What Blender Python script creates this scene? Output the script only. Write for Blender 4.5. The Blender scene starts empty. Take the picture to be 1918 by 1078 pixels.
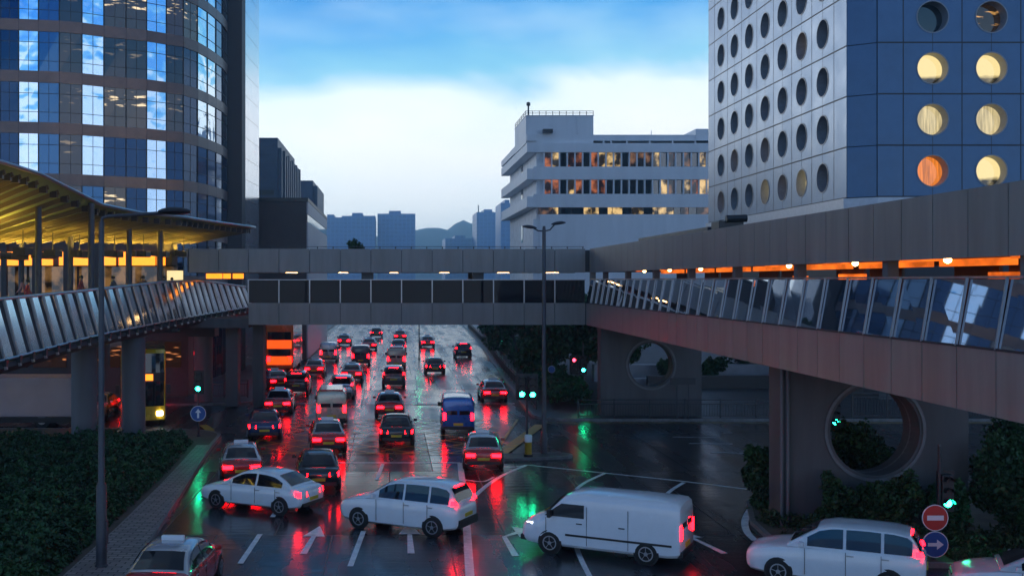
import bpy, math, random
import numpy as np
from mathutils import Vector, Matrix

random.seed(7)
RNG = np.random.default_rng(7)
SC = bpy.context.scene
COL = SC.collection
R = math.radians

# ---------------------------------------------------------------- camera
F, CX, CY, H = 2045.0, 730.0, 525.0, 8.3      # focal length and principal point in photo pixels, eye height
cd = bpy.data.cameras.new('camera')
cam = bpy.data.objects.new('camera', cd)
COL.objects.link(cam)
cam.location = (0, 0, H)
cam.rotation_euler = (R(90), 0, 0)
cd.sensor_width = 36
cd.lens = 36 * F / 1918
cd.shift_x = (959 - CX) / 1918
cd.shift_y = -(539 - CY) / 1918
cd.clip_start = 0.5
cd.clip_end = 20000
SC.camera = cam

# ---------------------------------------------------------------- sky, sun, exposure
SUN_EL, SUN_AZ = R(9), R(-28)                 # azimuth measured from straight ahead (+y), to the left
w = bpy.data.worlds.new('World')
SC.world = w
w.use_nodes = True
nt = w.node_tree
nt.nodes.clear()


def N(tree, typ, **kw):
    n = tree.nodes.new(typ)
    for k, v in kw.items():
        setattr(n, k, v)
    return n


def ramp(tree, stops, interp='LINEAR'):
    n = tree.nodes.new('ShaderNodeValToRGB')
    n.color_ramp.interpolation = interp
    e = n.color_ramp.elements
    while len(e) < len(stops):
        e.new(0.5)
    for i, (p, c) in enumerate(stops):
        e[i].position = p
        e[i].color = (*c, 1) if len(c) == 3 else c
    return n


def math_node(tree, op, a, b=None, clamp=False):
    n = tree.nodes.new('ShaderNodeMath')
    n.operation = op
    n.use_clamp = clamp
    for i, v in enumerate((a, b)):
        if v is None:
            continue
        if isinstance(v, (int, float)):
            n.inputs[i].default_value = v
        else:
            tree.links.new(v, n.inputs[i])
    return n.outputs[0]


def mixc(tree, fac, a, b, blend='MIX'):
    n = tree.nodes.new('ShaderNodeMix')
    n.data_type = 'RGBA'
    n.blend_type = blend
    for sock, v in ((n.inputs[0], fac), (n.inputs[6], a), (n.inputs[7], b)):
        if isinstance(v, (int, float)):
            sock.default_value = v
        elif isinstance(v, tuple):
            sock.default_value = (*v, 1) if len(v) == 3 else v
        else:
            tree.links.new(v, sock)
    return n.outputs[2]


def world_nodes():
    L = nt.links
    out = N(nt, 'ShaderNodeOutputWorld')
    bg = N(nt, 'ShaderNodeBackground')
    sky = N(nt, 'ShaderNodeTexSky', sky_type='NISHITA')
    sky.sun_disc = False
    sky.sun_elevation = SUN_EL
    sky.sun_rotation = SUN_AZ
    sky.air_density = 1.2
    sky.dust_density = 2.0
    sky.ozone_density = 4.0
    tc = N(nt, 'ShaderNodeTexCoord')
    sep = N(nt, 'ShaderNodeSeparateXYZ')
    L.new(tc.outputs['Generated'], sep.inputs[0])
    x, y, z = sep.outputs
    # a cloud deck: noise over the direction, stretched along the horizon
    mp = N(nt, 'ShaderNodeMapping')
    mp.inputs['Scale'].default_value = (2.6, 1.0, 5.2)
    mp.inputs['Location'].default_value = (3.1, 0.0, 1.7)
    L.new(tc.outputs['Generated'], mp.inputs[0])
    n1 = N(nt, 'ShaderNodeTexNoise')
    n1.inputs['Scale'].default_value = 1.5
    n1.inputs['Detail'].default_value = 4
    n1.inputs['Roughness'].default_value = 0.48
    n1.inputs['Distortion'].default_value = 0.35
    L.new(mp.outputs[0], n1.inputs['Vector'])
    # height of the cloud bank edge falls to the right
    zz = math_node(nt, 'ADD', z, math_node(nt, 'MULTIPLY', math_node(nt, 'SUBTRACT', n1.outputs[0], 0.5), 0.165))
    zl = math_node(nt, 'ADD', zz, math_node(nt, 'MULTIPLY', x, -0.02))
    band = ramp(nt, [(0.0, (0.84, 0.92, 0.94)), (0.06, (0.90, 0.95, 0.97)), (0.118, (0.93, 0.96, 1.0)),
                     (0.158, (0.80, 0.91, 0.98)), (0.185, (0.22, 0.56, 0.78)), (0.235, (0.065, 0.35, 0.74)),
                     (0.29, (0.025, 0.25, 0.66)), (0.42, (0.06, 0.17, 0.38)), (0.75, (0.075, 0.11, 0.18)), (1.0, (0.07, 0.10, 0.16))])
    L.new(zl, band.inputs[0])
    # away from the sunset the sky is much darker
    hz = math_node(nt, 'ADD', math_node(nt, 'MULTIPLY', y, 0.5), 0.5)
    back = ramp(nt, [(0.0, (0.85, 0.94, 1.15)), (0.40, (0.66, 0.78, 1.0)), (0.62, (0.66, 0.76, 0.9)), (0.85, (1, 1, 1)), (1.0, (1, 1, 1))])
    L.new(hz, back.inputs[0])
    cloud = mixc(nt, 1.0, band.outputs[0], back.outputs[0], 'MULTIPLY')
    # soft pale veils
    n2 = N(nt, 'ShaderNodeTexNoise')
    n2.inputs['Scale'].default_value = 2.2
    n2.inputs['Detail'].default_value = 5
    mp2 = N(nt, 'ShaderNodeMapping')
    mp2.inputs['Scale'].default_value = (2.2, 1.0, 6.5)
    mp2.inputs['Location'].default_value = (0.4, 0.3, 5.2)
    mp2.inputs['Rotation'].default_value = (0, R(9), 0)
    L.new(tc.outputs['Generated'], mp2.inputs[0])
    L.new(mp2.outputs[0], n2.inputs['Vector'])
    veil = ramp(nt, [(0.46, (0, 0, 0)), (0.72, (0.36, 0.36, 0.36))])
    L.new(n2.outputs[0], veil.inputs[0])
    veilc = mixc(nt, 1.0, (0.66, 0.86, 0.95), back.outputs[0], 'MULTIPLY')
    cloud = mixc(nt, veil.outputs[0], cloud, veilc)
    nish = mixc(nt, 1.0, sky.outputs[0], (0.06, 0.06, 0.06), 'MULTIPLY')
    col = mixc(nt, 0.9, nish, cloud)
    L.new(col, bg.inputs['Color'])
    bg.inputs['Strength'].default_value = 1.0
    L.new(bg.outputs[0], out.inputs[0])


world_nodes()
sl = bpy.data.lights.new('sun', 'SUN')
sun = bpy.data.objects.new('sun', sl)
COL.objects.link(sun)
sl.energy = 0.3
sl.angle = R(14)
sl.color = (1.0, 0.97, 0.94)
sd = Vector((math.sin(SUN_AZ) * math.cos(SUN_EL), math.cos(SUN_AZ) * math.cos(SUN_EL), math.sin(SUN_EL)))
sun.rotation_euler = sd.to_track_quat('Z', 'Y').to_euler()
SC.view_settings.view_transform = 'Standard'
SC.view_settings.look = 'None'
SC.view_settings.exposure = 0.5
SC.view_settings.gamma = 1
SC.cycles.max_bounces = 6
SC.cycles.volume_bounces = 1
SC.cycles.transparent_max_bounces = 6
SC.cycles.sample_clamp_indirect = 6
SC.cycles.caustics_reflective = False
SC.cycles.caustics_refractive = False


# ---------------------------------------------------------------- helpers
def at(px, py, Y):
    """world point at depth Y seen at photo pixel (px, py)"""
    return Vector(((px - CX) * Y / F, Y, H - (py - CY) * Y / F))


def gp(px, py, z=0.0):
    """point of the plane z seen at photo pixel (px, py)"""
    Y = F * (H - z) / (py - CY)
    return ((px - CX) * Y / F, Y)


class MB:
    def __init__(s):
        s.v, s.f = [], []

    def add(s, vs, fs):
        o = len(s.v)
        s.v += [tuple(p) for p in vs]
        s.f += [tuple(i + o for i in q) for q in fs]
        return s

    def quad(s, a, b, c, d):
        return s.add([a, b, c, d], [(0, 1, 2, 3)])

    def hexa(s, b, t):
        """solid from four bottom and four top corners"""
        return s.add(list(b) + list(t), [(3, 2, 1, 0), (4, 5, 6, 7), (0, 1, 5, 4), (1, 2, 6, 5), (2, 3, 7, 6), (3, 0, 4, 7)])

    def box(s, x0, x1, y0, y1, z0, z1):
        return s.hexa([(x0, y0, z0), (x1, y0, z0), (x1, y1, z0), (x0, y1, z0)],
                      [(x0, y0, z1), (x1, y0, z1), (x1, y1, z1), (x0, y1, z1)])

    def prism(s, poly, z0, z1):
        n = len(poly)
        a = sum(poly[i][0] * poly[(i + 1) % n][1] - poly[(i + 1) % n][0] * poly[i][1] for i in range(n))
        if a < 0:
            poly = poly[::-1]
        vs = [(x, y, z0) for x, y in poly] + [(x, y, z1) for x, y in poly]
        fs = [tuple(range(n))[::-1], tuple(range(n, 2 * n))] + [(i, (i + 1) % n, n + (i + 1) % n, n + i) for i in range(n)]
        return s.add(vs, fs)

    def bar(s, p, q, wd, ht=None, up=(0, 0, 1)):
        """rectangular bar from p to q"""
        p, q = Vector(p), Vector(q)
        ht = ht or wd
        d = (q - p).normalized()
        u = Vector(up)
        if abs(d.dot(u)) > 0.98:
            u = Vector((0, 1, 0))
        a = d.cross(u).normalized() * wd / 2
        b = a.cross(d).normalized() * ht / 2
        c = [(-1, -1), (1, -1), (1, 1), (-1, 1)]
        return s.hexa([p + a * i + b * j for i, j in c], [q + a * i + b * j for i, j in c])

    def tube(s, pts, r, n=10, cap=True):
        pts = [Vector(p) for p in pts]
        rs = r if isinstance(r, (list, tuple)) else [r] * len(pts)
        rings = []
        pu = None
        for i, p in enumerate(pts):
            d = (pts[min(i + 1, len(pts) - 1)] - pts[max(i - 1, 0)]).normalized()
            u = pu if pu is not None else (Vector((1, 0, 0)) if abs(d.x) < 0.9 else Vector((0, 1, 0)))
            a = (u - d * u.dot(d)).normalized()
            pu = a
            b = d.cross(a)
            rings.append([p + (a * math.cos(2 * math.pi * k / n) + b * math.sin(2 * math.pi * k / n)) * rs[i] for k in range(n)])
        return s.loft(rings, cap)

    def loft(s, rings, cap=True):
        n = len(rings[0])
        vs = [p for r_ in rings for p in r_]
        fs = []
        for i in range(len(rings) - 1):
            for k in range(n):
                fs.append((i * n + k, i * n + (k + 1) % n, (i + 1) * n + (k + 1) % n, (i + 1) * n + k))
        if cap:
            fs.append(tuple(range(n))[::-1])
            fs.append(tuple(range((len(rings) - 1) * n, len(rings) * n)))
        return s.add(vs, fs)

    def disc(s, c, nrm, r, n=24, t=0.0):
        nrm = Vector(nrm).normalized()
        c = Vector(c)
        return s.tube([c, c + nrm * max(t, 0.004)], r, n)

    def lathe(s, base, prof, n=16):
        bx, by, bz = base
        rings = [[(bx + r_ * math.cos(2 * math.pi * k / n), by + r_ * math.sin(2 * math.pi * k / n), bz + z) for k in range(n)] for r_, z in prof]
        return s.loft(rings)

    def build(s, name, mat, parent=None, smooth=False, bevel=0, local=False):
        me = bpy.data.meshes.new(name)
        me.from_pydata(s.v, [], s.f)
        me.update()
        if isinstance(mat, (list, tuple)):
            for m in mat:
                me.materials.append(m)
        else:
            me.materials.append(mat)
        if smooth:
            me.polygons.foreach_set('use_smooth', [True] * len(me.polygons))
            try:
                me.set_sharp_from_angle(angle=R(38))
            except Exception:
                pass
        o = bpy.data.objects.new(name, me)
        COL.objects.link(o)
        if parent is not None:
            o.parent = parent
            if not local:
                p, off = parent, Vector((0, 0, 0))
                while p is not None:
                    off += p.location
                    p = p.parent
                o.location = -off
        if bevel:
            b = o.modifiers.new('edge', 'BEVEL')
            b.width = bevel
            b.segments = 2
            b.limit_method = 'ANGLE'
        return o


def tag(o, label=None, cat=None, group=None, kind=None):
    if label:
        o['label'] = label
    if cat:
        o['category'] = cat
    if group:
        o['group'] = group
    if kind:
        o['kind'] = kind
    return o


def thing(name, label, cat, loc=(0, 0, 0), rz=0, group=None):
    o = bpy.data.objects.new(name, None)
    COL.objects.link(o)
    o.location = loc
    o.rotation_euler = (0, 0, rz)
    o.empty_display_size = 0.3
    return tag(o, label, cat, group)


def copy_tree(o, parent=None):
    c = o.copy()
    COL.objects.link(c)
    if parent is not None:
        c.parent = parent
    for ch in list(o.children):
        copy_tree(ch, c)
    return c


# ---------------------------------------------------------------- materials
def mat(name, color, rough=0.6, metal=0.0, var=0.0, scale=3.0, emit=None, es=0.0, bump=0.0, spec=0.5, coat=0.0, streak=False, ior=None):
    m = bpy.data.materials.new(name)
    m.use_nodes = True
    t = m.node_tree
    b = t.nodes['Principled BSDF']
    b.inputs['Base Color'].default_value = (*color, 1)
    b.inputs['Roughness'].default_value = rough
    b.inputs['Metallic'].default_value = metal
    b.inputs['Specular IOR Level'].default_value = spec
    b.inputs['Coat Weight'].default_value = coat
    b.inputs['Coat Roughness'].default_value = 0.05
    if ior:
        b.inputs['IOR'].default_value = ior
    if emit:
        b.inputs['Emission Color'].default_value = (*emit, 1)
        b.inputs['Emission Strength'].default_value = es
    if var or bump:
        tc = N(t, 'ShaderNodeTexCoord')
        mp = N(t, 'ShaderNodeMapping')
        mp.inputs['Scale'].default_value = (scale, scale, scale * (0.12 if streak else 1))
        t.links.new(tc.outputs['Object'], mp.inputs[0])
        n = N(t, 'ShaderNodeTexNoise')
        n.inputs['Scale'].default_value = 1.0
        n.inputs['Detail'].default_value = 6
        n.inputs['Roughness'].default_value = 0.62
        t.links.new(mp.outputs[0], n.inputs['Vector'])
        if var:
            lo = tuple(max(c * (1 - var), 0) for c in color)
            hi = tuple(min(c * (1 + var), 1) for c in color)
            rp = ramp(t, [(0.3, lo), (0.7, hi)])
            t.links.new(n.outputs[0], rp.inputs[0])
            t.links.new(rp.outputs[0], b.inputs['Base Color'])
            rr = math_node(t, 'ADD', math_node(t, 'MULTIPLY', math_node(t, 'SUBTRACT', n.outputs[0], 0.5), 0.3), rough, True)
            t.links.new(rr, b.inputs['Roughness'])
        if bump:
            bp = N(t, 'ShaderNodeBump')
            bp.inputs['Strength'].default_value = bump
            bp.inputs['Distance'].default_value = 0.05
            t.links.new(n.outputs[0], bp.inputs['Height'])
            t.links.new(bp.outputs[0], b.inputs['Normal'])
    return m


def wet_road():
    m = bpy.data.materials.new('wet_asphalt')
    m.use_nodes = True
    t = m.node_tree
    b = t.nodes['Principled BSDF']
    tc = N(t, 'ShaderNodeTexCoord')
    big = N(t, 'ShaderNodeTexNoise')
    mp = N(t, 'ShaderNodeMapping')
    mp.inputs['Scale'].default_value = (0.55, 0.13, 1)
    t.links.new(tc.outputs['Object'], mp.inputs[0])
    t.links.new(mp.outputs[0], big.inputs['Vector'])
    big.inputs['Scale'].default_value = 1.0
    big.inputs['Detail'].default_value = 6
    big.inputs['Roughness'].default_value = 0.6
    fine = N(t, 'ShaderNodeTexNoise')
    fine.inputs['Scale'].default_value = 9.0
    fine.inputs['Detail'].default_value = 4
    t.links.new(tc.outputs['Object'], fine.inputs['Vector'])
    col = ramp(t, [(0.3, (0.009, 0.0105, 0.014)), (0.7, (0.030, 0.032, 0.037))])
    t.links.new(big.outputs[0], col.inputs[0])
    t.links.new(col.outputs[0], b.inputs['Base Color'])
    rg = ramp(t, [(0.34, (0.10,) * 3), (0.5, (0.17,) * 3), (0.68, (0.30,) * 3)])
    t.links.new(big.outputs[0], rg.inputs[0])
    t.links.new(rg.outputs[0], b.inputs['Roughness'])
    tr = N(t, 'ShaderNodeTexWave')
    tr.wave_type = 'BANDS'
    tr.bands_direction = 'X'
    tr.inputs['Scale'].default_value = 0.178
    tr.inputs['Distortion'].default_value = 1.2
    tr.inputs['Detail'].default_value = 2
    tr.inputs['Detail Scale'].default_value = 0.4
    t.links.new(tc.outputs['Object'], tr.inputs['Vector'])
    pb = N(t, 'ShaderNodeTexBrick')
    pb.inputs['Scale'].default_value = 0.16
    pb.inputs['Brick Width'].default_value = 0.6
    pb.inputs['Row Height'].default_value = 1.9
    pb.inputs['Mortar Size'].default_value = 0.004
    pb.inputs['Color1'].default_value = (0.0, 0.0, 0.0, 1)
    pb.inputs['Color2'].default_value = (0.14, 0.14, 0.14, 1)
    pb.inputs['Mortar'].default_value = (0.3, 0.3, 0.3, 1)
    t.links.new(tc.outputs['Object'], pb.inputs['Vector'])
    rsum = math_node(t, 'ADD', math_node(t, 'MULTIPLY', tr.outputs['Fac'], 0.10), math_node(t, 'ADD', rg.outputs[0], pb.outputs['Color']))
    t.links.new(math_node(t, 'SUBTRACT', rsum, 0.05), b.inputs['Roughness'])
    # shallow ripples lying across the road draw the reflections out into streaks
    wv = N(t, 'ShaderNodeTexNoise')
    mp2 = N(t, 'ShaderNodeMapping')
    mp2.inputs['Scale'].default_value = (0.7, 2.4, 1)
    t.links.new(tc.outputs['Object'], mp2.inputs[0])
    t.links.new(mp2.outputs[0], wv.inputs['Vector'])
    wv.inputs['Scale'].default_value = 1.0
    wv.inputs['Detail'].default_value = 3
    hgt = math_node(t, 'ADD', math_node(t, 'MULTIPLY', fine.outputs[0], 0.25), wv.outputs[0])
    bp = N(t, 'ShaderNodeBump')
    bp.inputs['Strength'].default_value = 0.22
    bp.inputs['Distance'].default_value = 0.05
    t.links.new(hgt, bp.inputs['Height'])
    t.links.new(bp.outputs[0], b.inputs['Normal'])
    b.inputs['IOR'].default_value = 1.45
    return m


def glass_lit(name, base, warm, strength, kind='ceiling', rough=0.06):
    """window glass with a lit room behind it: rows of lamps and furniture as the light the pane gives off"""
    m = bpy.data.materials.new(name)
    m.use_nodes = True
    t = m.node_tree
    b = t.nodes['Principled BSDF']
    b.inputs['Base Color'].default_value = (*base, 1)
    b.inputs['Roughness'].default_value = rough
    b.inputs['Specular IOR Level'].default_value = 0.8
    tc = N(t, 'ShaderNodeTexCoord')
    n = N(t, 'ShaderNodeTexNoise')
    n.inputs['Detail'].default_value = 3
    mp = N(t, 'ShaderNodeMapping')
    sc = {'ceiling': (0.9, 0.9, 4.5), 'room': (1.6, 1.6, 1.1), 'curtain': (9, 9, 0.6), 'strip': (0.55, 0.5, 0.8), 'porthole': (1.3, 1.3, 1.6), 'office': (0.9, 0.9, 0.8), 'amber': (1.0, 0.9, 1.5)}[kind]
    mp.inputs['Scale'].default_value = sc
    t.links.new(tc.outputs['Object'], mp.inputs[0])
    t.links.new(mp.outputs[0], n.inputs['Vector'])
    n.inputs['Scale'].default_value = 1.0
    lo, hi = {'ceiling': (0.56, 0.66), 'room': (0.36, 0.62), 'curtain': (0.25, 0.7), 'strip': (0.42, 0.56), 'porthole': (0.15, 0.8), 'office': (0.44, 0.62), 'amber': (0.36, 0.66)}[kind]
    src = n.outputs[0]
    if kind in ('ceiling', 'porthole'):
        # lamps sit in the upper half of a storey, furniture darkens the foot of it
        sp = N(t, 'ShaderNodeSeparateXYZ')
        t.links.new(tc.outputs['Object'], sp.inputs[0])
        zf = math_node(t, 'FRACT', math_node(t, 'DIVIDE', math_node(t, 'SUBTRACT', sp.outputs[2], 8.23 if kind == 'ceiling' else 13.905), 3.77 if kind == 'ceiling' else 3.43))
        hi_ = ramp(t, [(0.40, (0, 0, 0)), (0.52, (1, 1, 1)), (0.83, (1, 1, 1)), (0.9, (0, 0, 0))] if kind == 'ceiling' else [(0.0, (0, 0, 0)), (0.33, (0.18,) * 3), (0.42, (1, 1, 1)), (1.0, (1, 1, 1))])
        t.links.new(zf, hi_.inputs[0])
        src = math_node(t, 'MULTIPLY', src, hi_.outputs[0]) if kind == 'ceiling' else math_node(t, 'ADD', math_node(t, 'MULTIPLY', math_node(t, 'SUBTRACT', src, 0.5), 0.9), hi_.outputs[0], True)
    rp = ramp(t, [(lo, tuple(c * (0.35 if kind in ('room', 'curtain', 'amber') else 0.02) for c in warm)), (hi, warm)])
    t.links.new(src, rp.inputs[0])
    t.links.new(rp.outputs[0], b.inputs['Emission Color'])
    b.inputs['Emission Strength'].default_value = strength
    return m


def leaf_mat(name, dark, light):
    m = bpy.data.materials.new(name)
    m.use_nodes = True
    t = m.node_tree
    b = t.nodes['Principled BSDF']
    tc = N(t, 'ShaderNodeTexCoord')
    n = N(t, 'ShaderNodeTexNoise')
    n.inputs['Scale'].default_value = 1.1
    n.inputs['Detail'].default_value = 8
    n.inputs['Roughness'].default_value = 0.75
    t.links.new(tc.outputs['Object'], n.inputs['Vector'])
    rp = ramp(t, [(0.35, dark), (0.68, light)])
    t.links.new(n.outputs[0], rp.inputs[0])
    t.links.new(rp.outputs[0], b.inputs['Base Color'])
    b.inputs['Roughness'].default_value = 0.5
    b.inputs['Specular IOR Level'].default_value = 0.3
    return m


M = {}
M['road'] = wet_road()
M['ground'] = mat('damp_ground', (0.05, 0.05, 0.05), 0.7, var=0.3, scale=0.3)
M['pave'] = mat('wet_paving', (0.042, 0.043, 0.048), 0.42, var=0.35, scale=1.2, bump=0.15)
M['kerb'] = mat('kerb_stone', (0.17, 0.165, 0.16), 0.5, var=0.35, scale=2.5)
M['white_paint'] = mat('road_paint_white', (0.78, 0.79, 0.80), 0.35, var=0.28, scale=3.5)
M['yellow_paint'] = mat('road_paint_yellow', (0.42, 0.26, 0.03), 0.4, var=0.4, scale=2.0)
M['panel'] = mat('footbridge_panel', (0.25, 0.225, 0.20), 0.45, var=0.2, scale=1.5, streak=True)
M['panel_dark'] = mat('panel_joint', (0.03, 0.03, 0.035), 0.6)
M['dark_glass'] = mat('dark_tinted_glass', (0.006, 0.008, 0.014), 0.03, spec=0.9, ior=1.7)
M['metal'] = mat('brushed_metal', (0.38, 0.38, 0.39), 0.35, metal=0.8, var=0.1)
M['dark_metal'] = mat('dark_painted_metal', (0.022, 0.024, 0.03), 0.4, var=0.2)
M['black'] = mat('black_plastic', (0.01, 0.01, 0.012), 0.4)
M['pole'] = mat('lamp_post_paint', (0.055, 0.055, 0.062), 0.45, var=0.25, scale=2.5)
M['concrete'] = mat('pier_concrete', (0.095, 0.09, 0.087), 0.68, var=0.25, scale=1.5, bump=0.1, streak=True)
M['column'] = mat('column_render', (0.15, 0.14, 0.14), 0.6, var=0.16, scale=1.4, streak=True)
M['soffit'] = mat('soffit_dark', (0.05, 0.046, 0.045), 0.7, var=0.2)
M['interior'] = mat('interior_brown', (0.10, 0.055, 0.03), 0.6, var=0.3)
M['orange'] = None
M['orange_hot'] = mat('amber_light', (0.9, 0.5, 0.1), 0.5, emit=(1.0, 0.25, 0.012), es=1.6)
M['warm_lamp'] = mat('warm_lamp', (1, 0.9, 0.7), 0.5, emit=(1.0, 0.55, 0.2), es=9)
M['yellow_lamp'] = mat('yellow_uplight', (1, 0.8, 0.3), 0.5, emit=(1.0, 0.58, 0.08), es=75)
M['red_lamp'] = mat('red_tail_lamp', (0.5, 0.01, 0.01), 0.3, emit=(1.0, 0.0015, 0.004), es=36)
M['red_lens'] = mat('red_signal_lens', (0.5, 0.01, 0.01), 0.3, emit=(1.0, 0.03, 0.06), es=9)
M['green_lens'] = mat('green_signal_lens', (0.05, 0.6, 0.4), 0.3, emit=(0.01, 1.0, 0.42), es=45)
M['amber_ind'] = mat('amber_indicator', (0.7, 0.3, 0.02), 0.3, emit=(1.0, 0.42, 0.04), es=12)
M['head_lamp'] = mat('headlamp', (0.9, 0.9, 0.95), 0.2, emit=(0.9, 0.95, 1.0), es=12)
M['head_off'] = mat('headlamp_clear', (0.55, 0.58, 0.62), 0.1, metal=0.3)
M['tyre'] = mat('tyre_rubber', (0.012, 0.012, 0.012), 0.75)
M['rim'] = mat('alloy_rim', (0.42, 0.42, 0.44), 0.3, metal=0.8)
M['car_glass'] = mat('car_glass', (0.008, 0.01, 0.013), 0.04, spec=0.8)
M['plate_y'] = mat('number_plate_yellow', (0.62, 0.46, 0.03), 0.5)
M['plate_w'] = mat('number_plate_white', (0.7, 0.7, 0.68), 0.5)
M['leaf_dark'] = leaf_mat('hedge_leaf', (0.007, 0.026, 0.010), (0.05, 0.14, 0.042))
M['leaf_mid'] = leaf_mat('shrub_leaf', (0.009, 0.026, 0.009), (0.06, 0.13, 0.035))
M['leaf_yellow'] = mat('yellow_blossom', (0.55, 0.38, 0.03), 0.5, var=0.3)
M['grass'] = leaf_mat('grass_blade', (0.022, 0.04, 0.012), (0.08, 0.12, 0.035))
M['bark'] = mat('bark', (0.055, 0.043, 0.034), 0.8, var=0.3, scale=5)
M['earth'] = mat('bare_earth', (0.085, 0.066, 0.045), 0.75, var=0.45, scale=1.3, bump=0.5)
M['white_body'] = mat('white_bodywork', (0.80, 0.82, 0.85), 0.22, coat=0.6, var=0.03)
M['sign_blue'] = mat('sign_blue', (0.02, 0.085, 0.30), 0.35)
M['sign_white'] = mat('sign_white', (0.78, 0.8, 0.82), 0.4)
M['sign_red'] = mat('sign_red', (0.5, 0.03, 0.02), 0.4)
M['bollard_yellow'] = mat('bollard_yellow', (0.55, 0.32, 0.03), 0.4, var=0.2)
def brick_mat(name, c1, c2, mortar, scale, rough=0.5, bw=0.5, bh=0.25):
    m = bpy.data.materials.new(name)
    m.use_nodes = True
    t = m.node_tree
    b = t.nodes['Principled BSDF']
    tc = N(t, 'ShaderNodeTexCoord')
    br = N(t, 'ShaderNodeTexBrick')
    t.links.new(tc.outputs['Object'], br.inputs['Vector'])
    br.inputs['Color1'].default_value = (*c1, 1)
    br.inputs['Color2'].default_value = (*c2, 1)
    br.inputs['Mortar'].default_value = (*mortar, 1)
    br.inputs['Scale'].default_value = scale
    br.inputs['Mortar Size'].default_value = 0.025
    br.inputs['Brick Width'].default_value = bw
    br.inputs['Row Height'].default_value = bh
    t.links.new(br.outputs['Color'], b.inputs['Base Color'])
    bp = N(t, 'ShaderNodeBump')
    bp.inputs['Strength'].default_value = 0.6
    bp.inputs['Distance'].default_value = 0.02
    bp.invert = True
    t.links.new(br.outputs['Fac'], bp.inputs['Height'])
    t.links.new(bp.outputs[0], b.inputs['Normal'])
    b.inputs['Roughness'].default_value = rough
    return m


M['orange'] = glass_lit('amber_light_strip', (0.2, 0.06, 0.01), (1.0, 0.17, 0.014), 1.05, 'amber', .5)
M['brick_pave'] = brick_mat('brick_paving', (0.34, 0.30, 0.28), (0.20, 0.18, 0.175), (0.03, 0.03, 0.03), 1.15, 0.5)
# ---------------------------------------------------------------- ground, roads, pavements
MB().quad((-1500, -150, -0.06), (1500, -150, -0.06), (1500, 1950, -0.06), (-1500, 1950, -0.06)).build('ground', M['ground'])['kind'] = 'structure'
MB().quad((-140, -60, 0), (140, -60, 0), (140, 330, 0), (-140, 330, 0)).build('road', M['road'])['kind'] = 'structure'


def arc(cx, cy, r, a0, a1, n=8):
    return [(cx + r * math.cos(R(a0 + (a1 - a0) * i / n)), cy + r * math.sin(R(a0 + (a1 - a0) * i / n))) for i in range(n + 1)]


def slab(name, poly, z1, top, edge=0.16):
    """pavement: a kerb ring with the paved top set a little lower inside it"""
    o = MB().prism(poly, -0.05, z1).build(name, top)
    o['kind'] = 'structure'
    k = MB()
    n = len(poly)
    P = [Vector((p[0], p[1], 0)) for p in poly]
    a = sum(P[i].x * P[(i + 1) % n].y - P[(i + 1) % n].x * P[i].y for i in range(n))
    sgn = 1 if a > 0 else -1
    for i in range(n):
        p, q = P[i], P[(i + 1) % n]
        d = (q - p)
        if d.length < 0.05 or d.length > 150:
            continue
        d.normalize()
        nn = Vector((-d.y, d.x, 0)) * sgn
        k.hexa([p - nn * .012 + Vector((0, 0, -.04)), q - nn * .012 + Vector((0, 0, -.04)), q + nn * edge + Vector((0, 0, -.04)), p + nn * edge + Vector((0, 0, -.04))],
               [p - nn * .012 + Vector((0, 0, z1 + .012)), q - nn * .012 + Vector((0, 0, z1 + .012)), q + nn * edge + Vector((0, 0, z1 + .012)), p + nn * edge + Vector((0, 0, z1 + .012))])
    kb = k.build('kerb', M['kerb'])
    kb['kind'] = 'structure'
    return o


right_pav = [(8.7, 69.0)] + arc(10.9, 66.6, 2.2, 180, 262, 6) + [(15, 64.4), (90, 64.4), (90, 300), (16.5, 300), (13.6, 210), (11.6, 140), (9.7, 95)]
slab('pavement', right_pav, 0.14, M['pave'])
left_pav = [(-9.6, 80), (-9.3, 76)] + arc(-10.8, 74.2, 1.5, 0, -80, 4) + [(-14, 72.4), (-90, 71.4), (-90, 300), (-9.5, 300), (-10.2, 180), (-11.6, 110), (-11.4, 92)]
slab('pavement', left_pav, 0.14, M['pave'])
bed_poly = [(-6.6, 18), (-7.1, 27), (-7.5, 34), (-8.0, 42), (-8.5, 49), (-8.8, 54)] + arc(-11.3, 57.4, 2.4, 10, 85, 5) + [(-16, 60.2), (-70, 60.8), (-70, 18)]
slab('planting_island', bed_poly, 0.16, M['earth'])
strip = [(-7.0, 24), (-7.32, 30), (-7.68, 36), (-8.2, 43.5), (-8.62, 49), (-8.95, 54), (-9.55, 54), (-9.3, 48), (-9.15, 43.5), (-9.0, 36), (-9.0, 30), (-8.9, 24)]
MB().prism(strip, 0.12, 0.185).build('paved_strip', M['brick_pave'])['kind'] = 'structure'
isl = [(12.4, 31.8), (12.0, 34.0), (12.3, 37.2), (13.2, 40.4), (15.2, 43.2), (18, 44.0), (80, 49.0), (80, 28.0), (30, 31.0), (18, 31.4)]
slab('planted_island', isl, 0.13, M['earth'])
refuge = [(5.2, 50.2)] + arc(5.7, 51.0, 0.7, 230, 90, 5) + [(7.6, 52.0)] + arc(8.0, 51.4, 0.6, 90, -90, 6) + [(6.6, 50.4)]
slab('traffic_island', refuge, 0.12, M['pave'], 0.12)

# road markings
LANE = MB()
mz = [0.006]


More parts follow.
